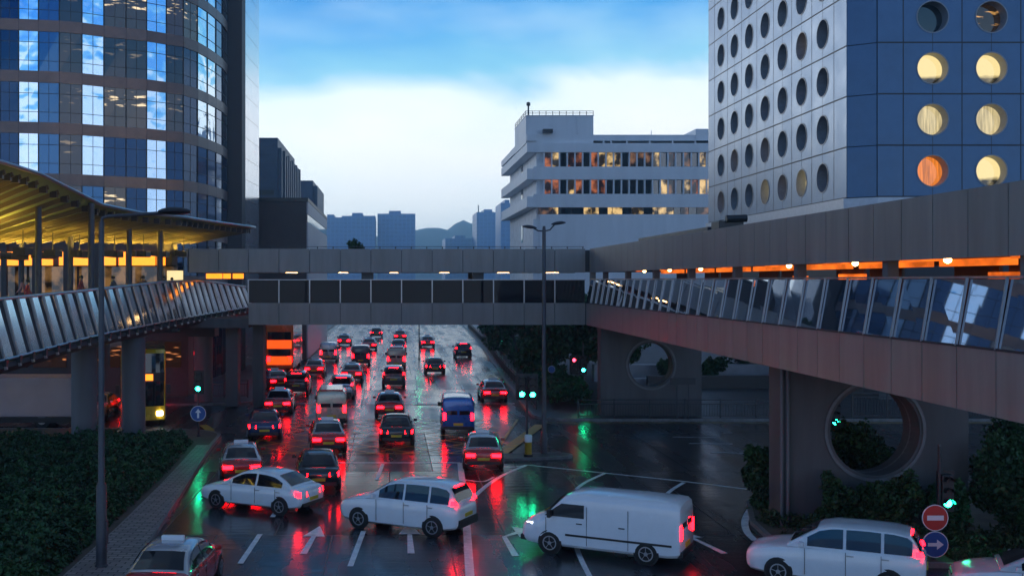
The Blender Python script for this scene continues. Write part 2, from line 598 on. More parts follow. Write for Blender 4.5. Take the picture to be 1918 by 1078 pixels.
def stripe(pts, wd, mb=LANE):
    """a painted line through road points, each line a hair above the one before"""
    z = mz[0]
    mz[0] += 0.0004
    pts = [Vector((p[0], p[1], 0)) for p in pts]
    L_, R_ = [], []
    for i, p in enumerate(pts):
        d = (pts[min(i + 1, len(pts) - 1)] - pts[max(i - 1, 0)]).normalized()
        n_ = Vector((-d.y, d.x, 0)) * wd / 2
        L_.append((p + n_).xy.to_3d() + Vector((0, 0, z)))
        R_.append((p - n_).xy.to_3d() + Vector((0, 0, z)))
    k = len(pts)
    mb.add(L_ + R_, [(k + i, k + i + 1, i + 1, i) for i in range(k - 1)])


def curve_px(*px):
    """smooth curve through road points read off in the photo"""
    g = [gp(*p) for p in px]
    out = []
    for i in range(len(g) - 1):
        p0, p1, p2, p3 = g[max(i - 1, 0)], g[i], g[i + 1], g[min(i + 2, len(g) - 1)]
        for k in range(6):
            t = k / 6
            out.append(tuple(0.5 * (2 * p1[j] + (p2[j] - p0[j]) * t + (2 * p0[j] - 5 * p1[j] + 4 * p2[j] - p3[j]) * t * t + (3 * p1[j] - p0[j] - 3 * p2[j] + p3[j]) * t ** 3) for j in (0, 1)))
    return out + [g[-1]]


stripe([gp(560, 866), gp(862, 866)], 0.22)
stripe(curve_px((862, 866), (868, 920), (874, 985), (879, 1060), (884, 1130)), 0.26)
stripe(curve_px((868, 862), (900, 863), (955, 871)), 0.12)
stripe(curve_px((868, 874), (908, 880), (985, 871)), 0.12)
stripe(curve_px((871, 898), (905, 901), (925, 893)), 0.11)
stripe(curve_px((876, 952), (893, 925), (935, 893), (987, 870)), 0.2)
stripe(curve_px((985, 870), (1130, 885), (1290, 902), (1442, 921)), 0.16)
stripe(curve_px((1078, 917), (1096, 903), (1132, 886)), 0.16)
stripe(curve_px((1067, 940), (1069, 970), (1080, 1025), (1104, 1078), (1130, 1120)), 0.16)
stripe(curve_px((1243, 931), (1258, 917), (1281, 903)), 0.17)
stripe(curve_px((1232, 947), (1233, 970), (1241, 995)), 0.17)
stripe(curve_px((1440, 927), (1412, 946), (1396, 972), (1399, 995), (1415, 1012)), 0.24)
for a, b in (((717, 868), (706, 898)), ((694, 935), (683, 968)), ((681, 994), (656, 1060)), ((580, 868), (560, 897)), ((536, 930), (510, 968)), ((487, 1000), (450, 1055)), ((640, 1100), (628, 1130))):
    stripe([gp(*a), gp(*b)], 0.17)
for a, b in (((452, 912), (424, 948)), ((1290, 830), (1372, 831)), ((1260, 818), (1340, 819)), ((1330, 847), (1420, 849))):
    stripe([gp(*a), gp(*b)], 0.12)
# dashes beyond the junction
for lane in range(4):
    for k in range(14):
        y0 = 74 + k * 9.0
        x0 = -5.2 + lane * 3.55 + (y0 - 74) * 0.017
        stripe([(x0, y0), (x0 + 0.06, y0 + 3.4)], 0.13)
stripe([gp(775, 757), gp(833, 757)], 0.3)
stripe([(-8.9, 73.4), (8.4, 73.4)], 0.22)
stripe([(9.3, 71), (9.9, 90), (11.6, 140), (13.2, 200)], 0.12)
LANE.build('white_road_marking', M['white_paint'])['kind'] = 'structure'
YEL = MB()
bx0, bx1, by0, by1 = -6.8, 5.0, 52.2, 65.0
for a, b in (((bx0, by0), (bx1, by0)), ((bx0, by1), (bx1 + 2.6, by1)), ((bx0, by0), (bx0, by1)), ((bx1, by0), (bx1 + 2.6, by1))):
    stripe([a, b], 0.16, YEL)
for k in range(-5, 8):
    for s in (1, -1):
        pts = []
        c = bx0 + k * 1.9 if s > 0 else bx1 - k * 1.9
        for i in range(2):
            pass
        t0 = max(0, (bx0 - c) / (s * 0.95)) if s > 0 else max(0, (c - bx1 - 1) / 0.95)
        y0 = by0 + t0
        x0 = c + s * 0.95 * t0
        t1 = min(by1 - by0, ((bx1 + 1) - c) / 0.95 if s > 0 else (c - bx0) / 0.95)
        if t1 - t0 > 0.8:
            stripe([(x0, y0), (c + s * 0.95 * t1, by0 + t1)], 0.11, YEL)
stripe([gp(935, 853), gp(1012, 796)], 0.62, YEL)
stripe(curve_px((380, 797), (392, 806), (398, 822)), 0.5, YEL)
stripe([(9.0, 63.6), (70, 63.6)], 0.12, YEL)
stripe([(9.0, 63.2), (70, 63.2)], 0.1, YEL)
YEL.build('yellow_road_marking', M['yellow_paint'])['kind'] = 'structure'


def arrow(px, py, length, rz, turn=0):
    x, y = gp(px, py)
    z = 0.0042
    m = MB()
    m.add([(-.11, 0, z), (.11, 0, z), (.075, length * .62, z), (-.075, length * .62, z)], [(0, 1, 2, 3)])
    if not turn:
        m.add([(-.36, length * .60, z), (.36, length * .60, z), (0, length, z)], [(0, 1, 2)])
    else:
        m.add([(-.07, length * .62, z + .001), (.07, length * .62, z + .001), (.62 * turn, length * .74, z + .001), (.55 * turn, length * .82, z + .001)], [(0, 1, 2, 3) if turn > 0 else (3, 2, 1, 0)])
        m.add([(.5 * turn, length * .60, z + .002), (1.05 * turn, length * .86, z + .002), (.45 * turn, length * .98, z + .002)], [(0, 1, 2)])
    o = m.build('arrow_road_marking', M['white_paint'])
    o.location = (x, y, 0.008)
    o.rotation_euler = (0, 0, rz)
    o['kind'] = 'structure'


arrow(770, 1036, 4.2, R(0))
arrow(568, 1037, 3.8, R(-4))
arrow(966, 1041, 4.0, R(2), 1)
arrow(1184, 1042, 3.6, R(5), -1)
arrow(1357, 1036, 3.4, R(12))

# ---------------------------------------------------------------- far hills
hm = mat('hazed_hill_forest', (0.11, 0.15, 0.17), 0.9, var=0.15, scale=0.003)  # pale haze mixed into the forest colour


def ridge(name, Y, prof, depth):
    g = MB()
    vs, fs = [], []
    n = len(prof)
    nz = 7
    rng = random.Random(3)
    for j in range(nz):
        t = j / (nz - 1)
        for px, py in prof:
            P_ = at(px, py, Y)
            k = math.sin(math.pi * t) ** 0.8
            jit = (rng.random() - .5) * .07 * P_.z * (1 if 0 < j < nz - 1 else 0)
            vs.append((P_.x, Y + (t - .5) * depth, max(P_.z * k + jit, -1)))
    for j in range(nz - 1):
        for i in range(n - 1):
            fs.append((j * n + i, j * n + i + 1, (j + 1) * n + i + 1, (j + 1) * n + i))
    g.add(vs, fs).build(name, hm, smooth=True)['kind'] = 'structure'


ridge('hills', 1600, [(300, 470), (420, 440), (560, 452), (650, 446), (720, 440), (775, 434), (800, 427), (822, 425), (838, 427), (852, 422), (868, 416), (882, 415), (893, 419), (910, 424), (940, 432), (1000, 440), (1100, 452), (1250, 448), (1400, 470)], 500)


# ---------------------------------------------------------------- far buildings
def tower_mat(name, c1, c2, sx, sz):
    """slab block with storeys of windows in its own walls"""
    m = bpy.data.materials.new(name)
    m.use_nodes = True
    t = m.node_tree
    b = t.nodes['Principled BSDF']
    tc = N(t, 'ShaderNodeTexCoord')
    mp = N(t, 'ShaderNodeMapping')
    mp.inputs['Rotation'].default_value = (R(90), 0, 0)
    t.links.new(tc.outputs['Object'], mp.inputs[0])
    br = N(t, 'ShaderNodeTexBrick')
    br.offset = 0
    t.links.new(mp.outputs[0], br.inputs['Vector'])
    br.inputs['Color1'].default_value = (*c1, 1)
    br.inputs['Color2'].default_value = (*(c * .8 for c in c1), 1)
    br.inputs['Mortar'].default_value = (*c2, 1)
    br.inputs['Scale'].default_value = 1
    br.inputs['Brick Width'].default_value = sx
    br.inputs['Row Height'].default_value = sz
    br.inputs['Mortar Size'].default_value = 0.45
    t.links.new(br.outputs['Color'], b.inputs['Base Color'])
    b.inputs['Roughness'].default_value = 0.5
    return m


far_m = tower_mat('hazed_tower_wall', (0.025, 0.13, 0.36), (0.05, 0.17, 0.40), 3.4, 3.3)  # blue of the distance haze put into the wall colour


def far_block(label, segs, Y, depth, name='office_tower', spire=None):
    px0, px1 = segs[0][0], segs[-1][1]
    c = at((px0 + px1) / 2, 525, Y)
    t = thing(name, label, 'building', (c.x, Y, 0), group='office towers far beyond the footbridge')
    b, r_ = MB(), MB()
    for i, (a, e, py) in enumerate(segs):
        A, E = at(a, py, Y), at(e, py, Y)
        b.box(A.x, E.x, Y + i * 0.3, Y + depth - i * .3, 0, A.z)
        r_.box(A.x + (E.x - A.x) * .3, A.x + (E.x - A.x) * .62, Y + 4, Y + depth - 4, A.z, A.z + 2.6)
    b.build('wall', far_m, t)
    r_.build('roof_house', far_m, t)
    if spire:
        s = at(spire[0], spire[1], Y + 3)
        MB().tube([(s.x, Y + 3, 20), (s.x, Y + 3, s.z)], 0.5, 6).build('mast', M['dark_metal'], t)


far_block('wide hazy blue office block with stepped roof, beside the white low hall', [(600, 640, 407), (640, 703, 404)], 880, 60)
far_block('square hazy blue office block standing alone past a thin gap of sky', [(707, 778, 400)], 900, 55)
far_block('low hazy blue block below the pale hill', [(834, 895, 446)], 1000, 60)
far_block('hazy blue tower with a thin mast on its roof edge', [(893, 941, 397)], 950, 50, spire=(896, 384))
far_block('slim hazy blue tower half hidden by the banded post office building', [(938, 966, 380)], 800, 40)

# ---------------------------------------------------------------- blocks behind the glass tower
louv = mat('louvred_wall', (0.035, 0.055, 0.095), 0.5, var=0.2, scale=0.8)
t = thing('stone_tower', 'dark slab tower with louvred slots, rising just behind the low brown hall', 'building', at(506, 525, 180).xy.to_3d())
A, B = at(470, 258, 180), at(527, 258, 180)
b = MB()
b.box(A.x, B.x - .6, 180, 212, 0, 31.8)
b.box(B.x - .6, B.x, 180.4, 218, 0, 30.2)
for k in range(22):
    b.box(A.x - .02, B.x - .7, 179.9, 180.02, 2 + k * 1.35, 2.75 + k * 1.35)
b.build('wall', louv, t)
s = MB()
for k, zz in enumerate((22.6, 24.9, 27.2, 29.5)):
    pass
for zz in (20.4, 22.4, 24.4, 26.4, 15.0):
    s.box(B.x - 3.7, B.x - 1.2, 179.8, 179.96, zz - 8 + 4.0, zz - 8 + 4.8)
s.build('louvre_slot', M['black'], t)
f_ = MB()
for k in range(9):
    f_.box(B.x, B.x + .35, 183 + k * 3.8, 184.4 + k * 3.8, 0, 30.0 - (k % 2) * .5)
f_.build('side_fin', louv, t)
t = thing('stone_tower', 'dark plain tower with a shallow step, last before the open sky', 'building', at(575, 525, 245).xy.to_3d())
A, B, C_ = at(556, 338, 245), at(586, 338, 245), at(594, 347, 245)
MB().box(A.x, B.x, 245, 275, 0, A.z).box(B.x, C_.x, 246, 270, 0, C_.z).build('wall', louv, t)
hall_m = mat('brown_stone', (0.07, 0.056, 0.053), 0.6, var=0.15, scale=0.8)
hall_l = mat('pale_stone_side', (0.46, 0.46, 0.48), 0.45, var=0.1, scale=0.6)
t = thing('low_hall', 'low brown stone hall with a pale flank, right beside the glass tower', 'building', (-11, 118, 0))
b = MB().box(-16.5, -8.75, 115, 150, 0, 16.6)
b.build('wall', hall_m, t)
MB().box(-16.6, -8.6, 114.9, 150.2, 16.6, 17.0).build('roof_edge', M['black'], t)
s = MB()
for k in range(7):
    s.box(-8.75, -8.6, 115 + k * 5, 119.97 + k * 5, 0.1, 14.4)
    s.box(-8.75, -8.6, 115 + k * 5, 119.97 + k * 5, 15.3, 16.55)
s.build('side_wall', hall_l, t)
MB().box(-8.75, -8.66, 115.2, 149.8, 14.42, 15.28).build('side_window', M['dark_glass'], t)

# ---------------------------------------------------------------- curved glass office tower
stone = mat('tower_stone_band', (0.15, 0.115, 0.112), 0.4, var=0.2, scale=0.9)
steel = mat('tower_side_cladding', (0.86, 0.87, 0.9), 0.2, metal=0.8, var=0.03, scale=0.5)
g_bright = bpy.data.materials.new('mirror_glass')
g_bright.use_nodes = True
_t = g_bright.node_tree
_b = _t.nodes['Principled BSDF']
_b.inputs['Base Color'].default_value = (0.72, 0.86, 0.98, 1)
_b.inputs['Metallic'].default_value = 0.95
_b.inputs['Roughness'].default_value = 0.04
_tc = N(_t, 'ShaderNodeTexCoord')
_n = N(_t, 'ShaderNodeTexNoise')
_n.inputs['Scale'].default_value = 0.7
_n.inputs['Detail'].default_value = 1.5
_t.links.new(_tc.outputs['Object'], _n.inputs['Vector'])
_bp = N(_t, 'ShaderNodeBump')
_bp.inputs['Strength'].default_value = 0.4
_bp.inputs['Distance'].default_value = 0.15
_t.links.new(_n.outputs[0], _bp.inputs['Height'])
_t.links.new(_bp.outputs[0], _b.inputs['Normal'])
g_dark = mat('dark_reflection_glass', (0.02, 0.052, 0.115), 0.03, metal=0.75, bump=0.02, scale=0.5)  # dark reflections put into the tint of the pane
g_mid = mat('mid_reflection_glass', (0.05, 0.14, 0.28), 0.06, metal=0.6, bump=0.05, scale=0.6)
g_lamps = glass_lit('office_lamps_glass', (0.010, 0.022, 0.05), (0.95, 0.72, 0.42), 0.9, 'ceiling')
g_room = glass_lit('office_room_glass', (0.012, 0.026, 0.06), (0.30, 0.22, 0.12), 0.5, 'ceiling')
cols_px = [0, 35, 72, 111, 153.5, 194.5, 236, 274.5, 311.5, 343, 369.5, 388, 404, 416, 425]
ctl = ([0, 134, 194, 274, 343, 378, 414, 425], [80, 81, 82.4, 83.9, 86, 88.7, 94, 97.5])
plan = [(at(p, 525, np.interp(p, *ctl)).x, float(np.interp(p, *ctl))) for p in cols_px]
plan = [(-44.0, 79.6), (-36.0, 79.6)] + plan
band_z = [8.23 + 3.77 * k for k in range(1, 8)]
t = thing('glass_office_tower', 'tall curved office tower of mirrored blue glass between pinkish stone bands', 'building', (-22, 84, 0))


def offs(i, d):
    """plan point i moved outwards by d"""
    p, q = Vector(plan[max(i - 1, 0)]), Vector(plan[min(i + 1, len(plan) - 1)])
    e = (q - p).normalized()
    n_ = Vector((e.y, -e.x))
    return plan[i][0] + n_.x * d, plan[i][1] + n_.y * d


bands = MB()
for zb in band_z + [band_z[-1] + 3.77 * k for k in (1, 2, 3, 4)] + [8.23]:
    for i in range(len(plan) - 1):
        a, b_ = offs(i, .07), offs(i + 1, .07)
        c, d = offs(i + 1, -.4), offs(i, -.4)
        e = (Vector(b_) - Vector(a)).normalized() * 0.012
        a2, b2 = (a[0] + e.x, a[1] + e.y), (b_[0] - e.x, b_[1] - e.y)
        bands.hexa([(a2[0], a2[1], zb - .42), (b2[0], b2[1], zb - .42), (c[0], c[1], zb - .42), (d[0], d[1], zb - .42)],
                   [(a2[0], a2[1], zb + .42), (b2[0], b2[1], zb + .42), (c[0], c[1], zb + .42), (d[0], d[1], zb + .42)])
bands.build('stone_band', stone, t)
core = MB()
inner = [offs(i, -.45) for i in range(len(plan))]
core.prism(inner + [(-14.9, 98.4), (-14.3, 99.2), (-13.75, 111.4), (-44, 111.4)], 0, 52)
core.build('core', M['panel_dark'], t)
mull = MB()
for i in range(len(plan)):
    a = offs(i, 0.03)
    mull.tube([(a[0], a[1], 0), (a[0], a[1], 52)], 0.045, 5)
mull.build('window_mullions', M['dark_metal'], t)
#            0    1     2    3     4    5    6    7    8    9   10  11  12   13
cols_kind = ['D', 'B', 'M', 'R', 'B', 'L', 'L', 'B', 'L', 'D', 'B', 'B', 'b', 'B']  # tint per column stands in for bright and dark reflections
prng = random.Random(11)
mats_ = {'B': g_bright, 'D': g_dark, 'M': g_mid, 'b': g_mid, 'L': g_lamps, 'R': g_room}
for fl in range(len(band_z)):
    zb = band_z[fl] + .42 if fl else band_z[0] + .42
    z0, z1 = band_z[fl] + .43, (band_z[fl] + 3.77 - .43)
    for i in range(14):
        k = cols_kind[i]
        if k == 'L' and fl not in (4, 6, 2):
            k = 'D' if prng.random() < .7 else 'R'
        elif k == 'L' and i == 8 and fl == 2:
            k = 'R'
        if k == 'D' and prng.random() < .12:
            k = 'L'
        if i >= 10 and fl <= 1:
            k = 'M'
        if i in (1, 4) and fl == 0:
            k = 'M'
        a, b_ = offs(i + 2, 0.0), offs(i + 3, 0.0)
        tl, sk = (prng.random() - .5) * .03, (prng.random() - .5) * .03
        p = MB()
        mid = 3
        for s_ in range(1):
            p.quad((a[0], a[1] + tl, z0), (b_[0], b_[1] + sk, z0), (b_[0], b_[1] - sk, z1), (a[0], a[1] - tl, z1))
        p.build('window_pane', mats_[k], t)
tr_ = MB()
for fl in range(-1, 11):
    zb = 8.23 + 3.77 * (fl + 1)
    for i in range(2, len(plan) - 1):
        a, b_ = offs(i, .012), offs(i + 1, .012)
        for dz_ in (1.18, 2.55):
            tr_.bar((a[0], a[1], zb + dz_), (b_[0], b_[1], zb + dz_), .035)
        if i < 12:
            tr_.bar(((a[0] + b_[0]) / 2, (a[1] + b_[1]) / 2, zb + .44), ((a[0] + b_[0]) / 2, (a[1] + b_[1]) / 2, zb + 3.33), .03)
tr_.build('glazing_bars', M['dark_metal'], t)
rest = MB()
for fl in range(-1, 11):
    z0, z1 = 8.23 + 3.77 * (fl + 1) + .43, 8.23 + 3.77 * (fl + 2) - .43
    for i in range(len(plan) - 1):
        if 0 <= fl < 7 and i >= 2:
            continue
        a, b_ = offs(i, 0), offs(i + 1, 0)
        rest.quad((a[0], a[1], max(z0, 0)), (b_[0], b_[1], max(z0, 0)), (b_[0], b_[1], z1), (a[0], a[1], z1))
for i in range(len(plan) - 1):
    a, b_ = offs(i, 0), offs(i + 1, 0)
    rest.quad((a[0], a[1], 0), (b_[0], b_[1], 0), (b_[0], b_[1], 7.8), (a[0], a[1], 7.8))
rest.build('outer_glazing', g_dark, t)
# dark slot, then the pale metal flank
sl_ = MB()
sl_.hexa([(-14.55, 98.2, 0), (-13.35, 98.6, 0), (-13.35, 101, 0), (-14.55, 101, 0)], [(-14.55, 98.2, 52), (-13.35, 98.6, 52), (-13.35, 101, 52), (-14.55, 101, 52)])
sl_.build('corner_slot', M['panel_dark'], t)
fl_ = MB()
p0, p1 = Vector((-13.92, 98.9)), Vector((-13.36, 111.6))
for k in range(26):
    z0, z1 = k * 1.99, k * 1.99 + 1.955
    for j in range(2):
        a, b_ = p0.lerp(p1, j / 2 + .001), p0.lerp(p1, (j + 1) / 2 - .001)
        fl_.hexa([(a.x, a.y, z0), (b_.x, b_.y, z0), (b_.x - .3, b_.y, z0), (a.x - .3, a.y, z0)],
                 [(a.x, a.y, z1), (b_.x, b_.y, z1), (b_.x - .3, b_.y, z1), (a.x - .3, a.y, z1)])
fl_.build('metal_flank', steel, t)

# ---------------------------------------------------------------- tower with round windows
jm = mat('aluminium_cladding', (0.062, 0.122, 0.212), 0.36, metal=0.5, var=0.16, scale=0.35)
t = thing('round_window_tower', 'tall grey metal clad tower with rows of round porthole windows', 'building', (36, 90, 0))
XL, YC, XR, YF = 31.0, 74.1, 32.62, 73.0
FLH, Z0 = 3.43, 13.9        # storey height, underside of the cladding
row_z = [15.62 + FLH * k for k in range(8)]
j_dark = mat('porthole_glass_dark', (0.008, 0.012, 0.02), 0.05, spec=0.8)
j_dim = glass_lit('porthole_glass_dim', (0.01, 0.012, 0.016), (0.30, 0.19, 0.08), 0.5, 'room')
j_warm = glass_lit('porthole_glass_lit', (0.02, 0.02, 0.015), (1.0, 0.78, 0.34), 0.72, 'porthole')
j_blind = glass_lit('porthole_blind_lit', (0.02, 0.02, 0.015), (1.0, 0.80, 0.40), 0.62, 'curtain')
j_orange = glass_lit('porthole_glass_amber', (0.02, 0.01, 0.005), (1.0, 0.27, 0.03), 0.75, 'curtain')
j_bar = glass_lit('porthole_glass_bar', (0.01, 0.008, 0.006), (0.9, 0.45, 0.12), 0.6, 'ceiling')
reveal_m = mat('porthole_reveal', (0.22, 0.235, 0.26), 0.45, var=0.15)


def facade(org, ux, n_cols, u_first, pitch, rad, u_end, rows_n, depth, wins, nrm, top):
    """cladding with true round openings; org is the lower corner, ux the unit vector along the wall, nrm outwards"""
    org, ux, nrm = Vector(org), Vector(ux), Vector(nrm)
    P_ = lambda u, z, d=0: org + ux * u + Vector((0, 0, z - org.z)) - nrm * d
    wall, seam = MB(), MB()
    nseg = 32
    for c in range(n_cols):
        uc = u_first + pitch * c
        u0, u1 = uc - pitch / 2, uc + pitch / 2
        if c == 0:
            u0 = 0
        if c == n_cols - 1:
            u1 = u_end
        for r_ in range(rows_n):
            zc = row_z[r_]
            z0, z1 = zc - FLH / 2, zc + FLH / 2
            sq, ci, cb = [], [], []
            for k in range(nseg):
                a = 2 * math.pi * (k + .5) / nseg
                ca, sa = math.cos(a), math.sin(a)
                s_ = 1 / max(abs(ca), abs(sa))
                x_, y_ = ca * s_, sa * s_
                sq.append(P_(uc + (x_ * (u1 - uc) if x_ > 0 else x_ * (uc - u0)), zc + y_ * FLH / 2))
                ci.append(P_(uc + ca * rad, zc + sa * rad))
            vs = sq + ci
            wall.add(vs, [(k, (k + 1) % nseg, nseg + (k + 1) % nseg, nseg + k) for k in range(nseg)])
            # corner fillers of the square
            for k in range(nseg):
                p, q = sq[k], sq[(k + 1) % nseg]
                if (p - q).length > 1e-6 and abs((p - q).dot(ux)) > 1e-4 and abs(p.z - q.z) > 1e-4:
                    su = 1 if math.cos(2 * math.pi * (k + 1) / nseg) > 0 else -1
                    sz_ = 1 if math.sin(2 * math.pi * (k + 1) / nseg) > 0 else -1
                    wall.add([p, P_(u1 if su > 0 else u0, z1 if sz_ > 0 else z0), q], [(0, 1, 2)])
            w_ = MB()
            f0 = [P_(uc + math.cos(2 * math.pi * k / nseg) * (rad + .06), zc + math.sin(2 * math.pi * k / nseg) * (rad + .06), -.03) for k in range(nseg)]
            f1 = [P_(uc + math.cos(2 * math.pi * k / nseg) * (rad - .015), zc + math.sin(2 * math.pi * k / nseg) * (rad - .015), -.03) for k in range(nseg)]
            f2 = [P_(uc + math.cos(2 * math.pi * k / nseg) * (rad - .03), zc + math.sin(2 * math.pi * k / nseg) * (rad - .03), depth) for k in range(nseg)]
            w_.loft([f0, f1, f2], False)
            win = w_.build('round_window', reveal_m, t, smooth=True)
            pn = MB()
            pn.add([P_(uc + math.cos(2 * math.pi * k / nseg) * (rad - .03), zc + math.sin(2 * math.pi * k / nseg) * (rad - .03), depth - .05) for k in range(nseg)], [tuple(range(nseg))])
            pn.build('pane', wins(c, r_), win)
            for (h0, h1) in ((z0, zc - rad - .07), (zc + rad + .07, z1)):
                seam.hexa([P_(uc - .02, h0, .02), P_(uc + .02, h0, .02), P_(uc + .02, h0, -.004), P_(uc - .02, h0, -.004)],
                          [P_(uc - .02, h1, .02), P_(uc + .02, h1, .02), P_(uc + .02, h1, -.004), P_(uc - .02, h1, -.004)])
    zt = row_z[rows_n - 1] + FLH / 2
    wall.quad(P_(0, zt), P_(u_end, zt), P_(u_end, top), P_(0, top))
    for c in range(n_cols + 1):
        uc = u_first + pitch * (c - .5)
        if uc < .1:
            continue
        seam.hexa([P_(uc - .035, Z0, .02), P_(uc + .035, Z0, .02), P_(uc + .035, Z0, -.006), P_(uc - .035, Z0, -.006)],
                  [P_(uc - .035, top, .02), P_(uc + .035, top, .02), P_(uc + .035, top, -.006), P_(uc - .035, top, -.006)])
    for r_ in range(16):
        zc = row_z[0] - FLH / 2 + FLH * r_
        if zc > top:
            break
        seam.hexa([P_(0.02, zc - .05, .02), P_(u_end - .02, zc - .05, .02), P_(u_end - .02, zc - .05, -.008), P_(0.02, zc - .05, -.008)],
                  [P_(0.02, zc + .05, .02), P_(u_end - .02, zc + .05, .02), P_(u_end - .02, zc + .05, -.008), P_(0.02, zc + .05, -.008)])
    return wall, seam


lit_left = {(6, 0): j_warm, (5, 0): j_dim, (3, 0): j_warm, (3, 1): j_dim, (1, 1): j_dim, (0, 0): j_dim, (5, 3): j_warm, (2, 5): j_dim, (4, 0): j_warm, (4, 5): j_warm, (2, 0): j_dim}
Lw, Ls = facade((XL, 106.2, Z0), (0, -1, 0), 7, 4.0, 4.0, 1.02, 32.1, 8, 0.75, lambda c, r_: {(0, 0): j_dim, (1, 0): j_dark, (3, 0): j_warm, (4, 0): j_dim, (5, 0): j_warm, (6, 0): j_bar, (3, 1): j_dim, (1, 1): j_dim, (5, 3): j_dim, (4, 5): j_dim}.get((c, r_), j_dark), (-1, 0, 0), 62)
Lw.build('clad_wall', jm, t)
Ls.build('panel_joint', M['panel_dark'], t)
Rw, Rs = facade((XR, YF, Z0), (1, 0, 0), 3, 3.68, 3.93, 1.04, 15.5, 5, 0.8, lambda c, r_: {(0, 0): j_orange, (1, 0): j_warm, (2, 0): j_warm, (0, 1): j_blind, (1, 1): j_blind, (0, 2): j_warm, (1, 2): j_warm, (0, 3): j_dark, (1, 3): j_bar}.get((c, r_), j_dark), (0, -1, 0), 62)
Rw.build('clad_wall', jm, t)
Rs.build('panel_joint', M['panel_dark'], t)
ch = MB()
for k in range(15):
    z0 = Z0 + .02 + k * FLH
    z1 = min(z0 + FLH - .05, 62)
    ch.quad((XL + .02, YC - .02, z0), (XR - .06, YF + .02, z0), (XR - .06, YF + .02, z1), (XL + .02, YC - .02, z1))
ch.build('corner_panel', jm, t)
bk = MB()
bk.prism([(XL + .9, 106), (XL + .9, YC + .6), (XR + .4, YF + .9), (48.0, YF + .9), (48, 106)], 5, 61.8)
bk.build('core', M['panel_dark'], t)
MB().prism([(XL, 106.2), (XL, YC), (XR, YF), (48.1, YF), (48.1, 106.2)], 61.8, 62.3).build('roof', jm, t)
lg = MB()
lg.prism([(XL - .25, 106.3), (XL - .25, YC - .1), (XR - .1, YF - .3), (48.2, YF - .3), (48.2, 106.3)], 13.1, 13.84)
lg.build('ledge', mat('ledge_metal', (0.55, 0.56, 0.58), 0.4, var=0.1), t)
pod = MB()
pod.prism([(XL + 2, 104), (XL + 2, YC + 2), (XR + 1, YF + 2), (47, YF + 2), (47, 104)], 0, 13.1)
pod.build('podium', M['concrete'], t)

# ---------------------------------------------------------------- banded post office block
gm = mat('pale_painted_concrete', (0.78, 0.78, 0.78), 0.6, var=0.08, scale=0.5, streak=True)
gm2 = mat('board_marked_concrete', (0.72, 0.72, 0.72), 0.65, var=0.2, scale=1.1)
t = thing('banded_office_block', 'pale concrete office block with long window bands and a railed roof house', 'building', (34, 165, 0))
GX, GY, GX1 = 20.0, 152.0, 52.0
gz = lambda py: H + (525 - py) * GY / F
b = MB()
b.box(GX + .5, GX1, GY + .6, 186, 0, gz(267))                           # body set back behind the bands
b.box(GX + 1.4, GX1, GY + .1, GY + .6, 0, gz(401))                       # wall below
b.build('wall', gm2, t)
bd = MB()
for y0, y1 in ((388, 363), (336, 312), (285, 268)):
    bd.box(GX, GX1, GY, GY + 1.5, gz(y0), gz(y1))
bd.box(GX + .9, GX1, GY - .05, GY + .5, 0, gz(401.5))
bd.box(GX, GX + .9, GY + .15, GY + .5, 0, gz(410))
bd.build('front_band', gm, t)
sb = MB()
for y0, y1 in ((388, 368), (336, 316), (285, 268), (264, 251)):
    sb.box(GX - .9, GX + .5, GY - .02, 187, gz(y0) + .02, gz(y1) + .02)
sb.build('side_band', gm, t)
sw = MB()
for zc in (gz(425), gz(350), gz(300)):
    sw.box(GX + .44, GX + .52, 168, 169.8, zc - 1.6, zc + 1.0)
sw.build('side_window', M['dark_glass'], t)
g_lit1 = glass_lit('office_window_lit', (0.02, 0.02, 0.02), (1.0, 0.66, 0.26), 0.62, 'office')
g_red = glass_lit('office_window_red', (0.02, 0.01, 0.01), (0.75, 0.22, 0.08), 0.42, 'office')
g_dimo = glass_lit('office_window_dim', (0.02, 0.02, 0.022), (0.24, 0.12, 0.06), 0.6, 'office')
px_w = lambda k: 1019.5 + 14.52 * k
seq1 = 'raDooDoaaaDdddaDdDdDaDDD'
seq2 = 'rrDaoDroDDDDDDDadDaoaaaDD'
mp_ = {'r': g_red, 'a': g_lit1, 'o': g_red, 'D': M['dark_glass'], 'd': g_dimo}
for seq, (y0, y1) in ((seq1, (311.5, 285.5)), (seq2, (362.5, 336.5))):
    fin = MB()
    for k in range(23):
        x0 = (px_w(k) - CX) * GY / F
        x1 = (px_w(k + 1) - CX) * GY / F
        MB().quad((x0 + .1, GY + .5, gz(y0)), (x1 - .1, GY + .5, gz(y0)), (x1 - .1, GY + .5, gz(y1)), (x0 + .1, GY + .5, gz(y1))).build('window', mp_[seq[k]], t)
        fin.box(x0 - .11, x0 + .07, GY + .05, GY + .58, gz(y0), gz(y1))
    fin.build('window_fin', gm, t)
seq3 = 'dDaDDDaDaDaDaaDDDddD'
edges3 = [1008, 1035, 1046, 1070, 1093, 1103, 1122, 1138, 1147, 1166, 1183, 1206, 1222, 1232, 1262, 1275, 1290, 1305, 1330, 1360, 1390]
kinds3 = ['d', 'a', 'D', 'D', 'a', 'a', 'D', 'a', 'a', 'D', 'a', 'D', 'a', 'a', 'D', 'd', 'D', 'd', 'D', 'D']
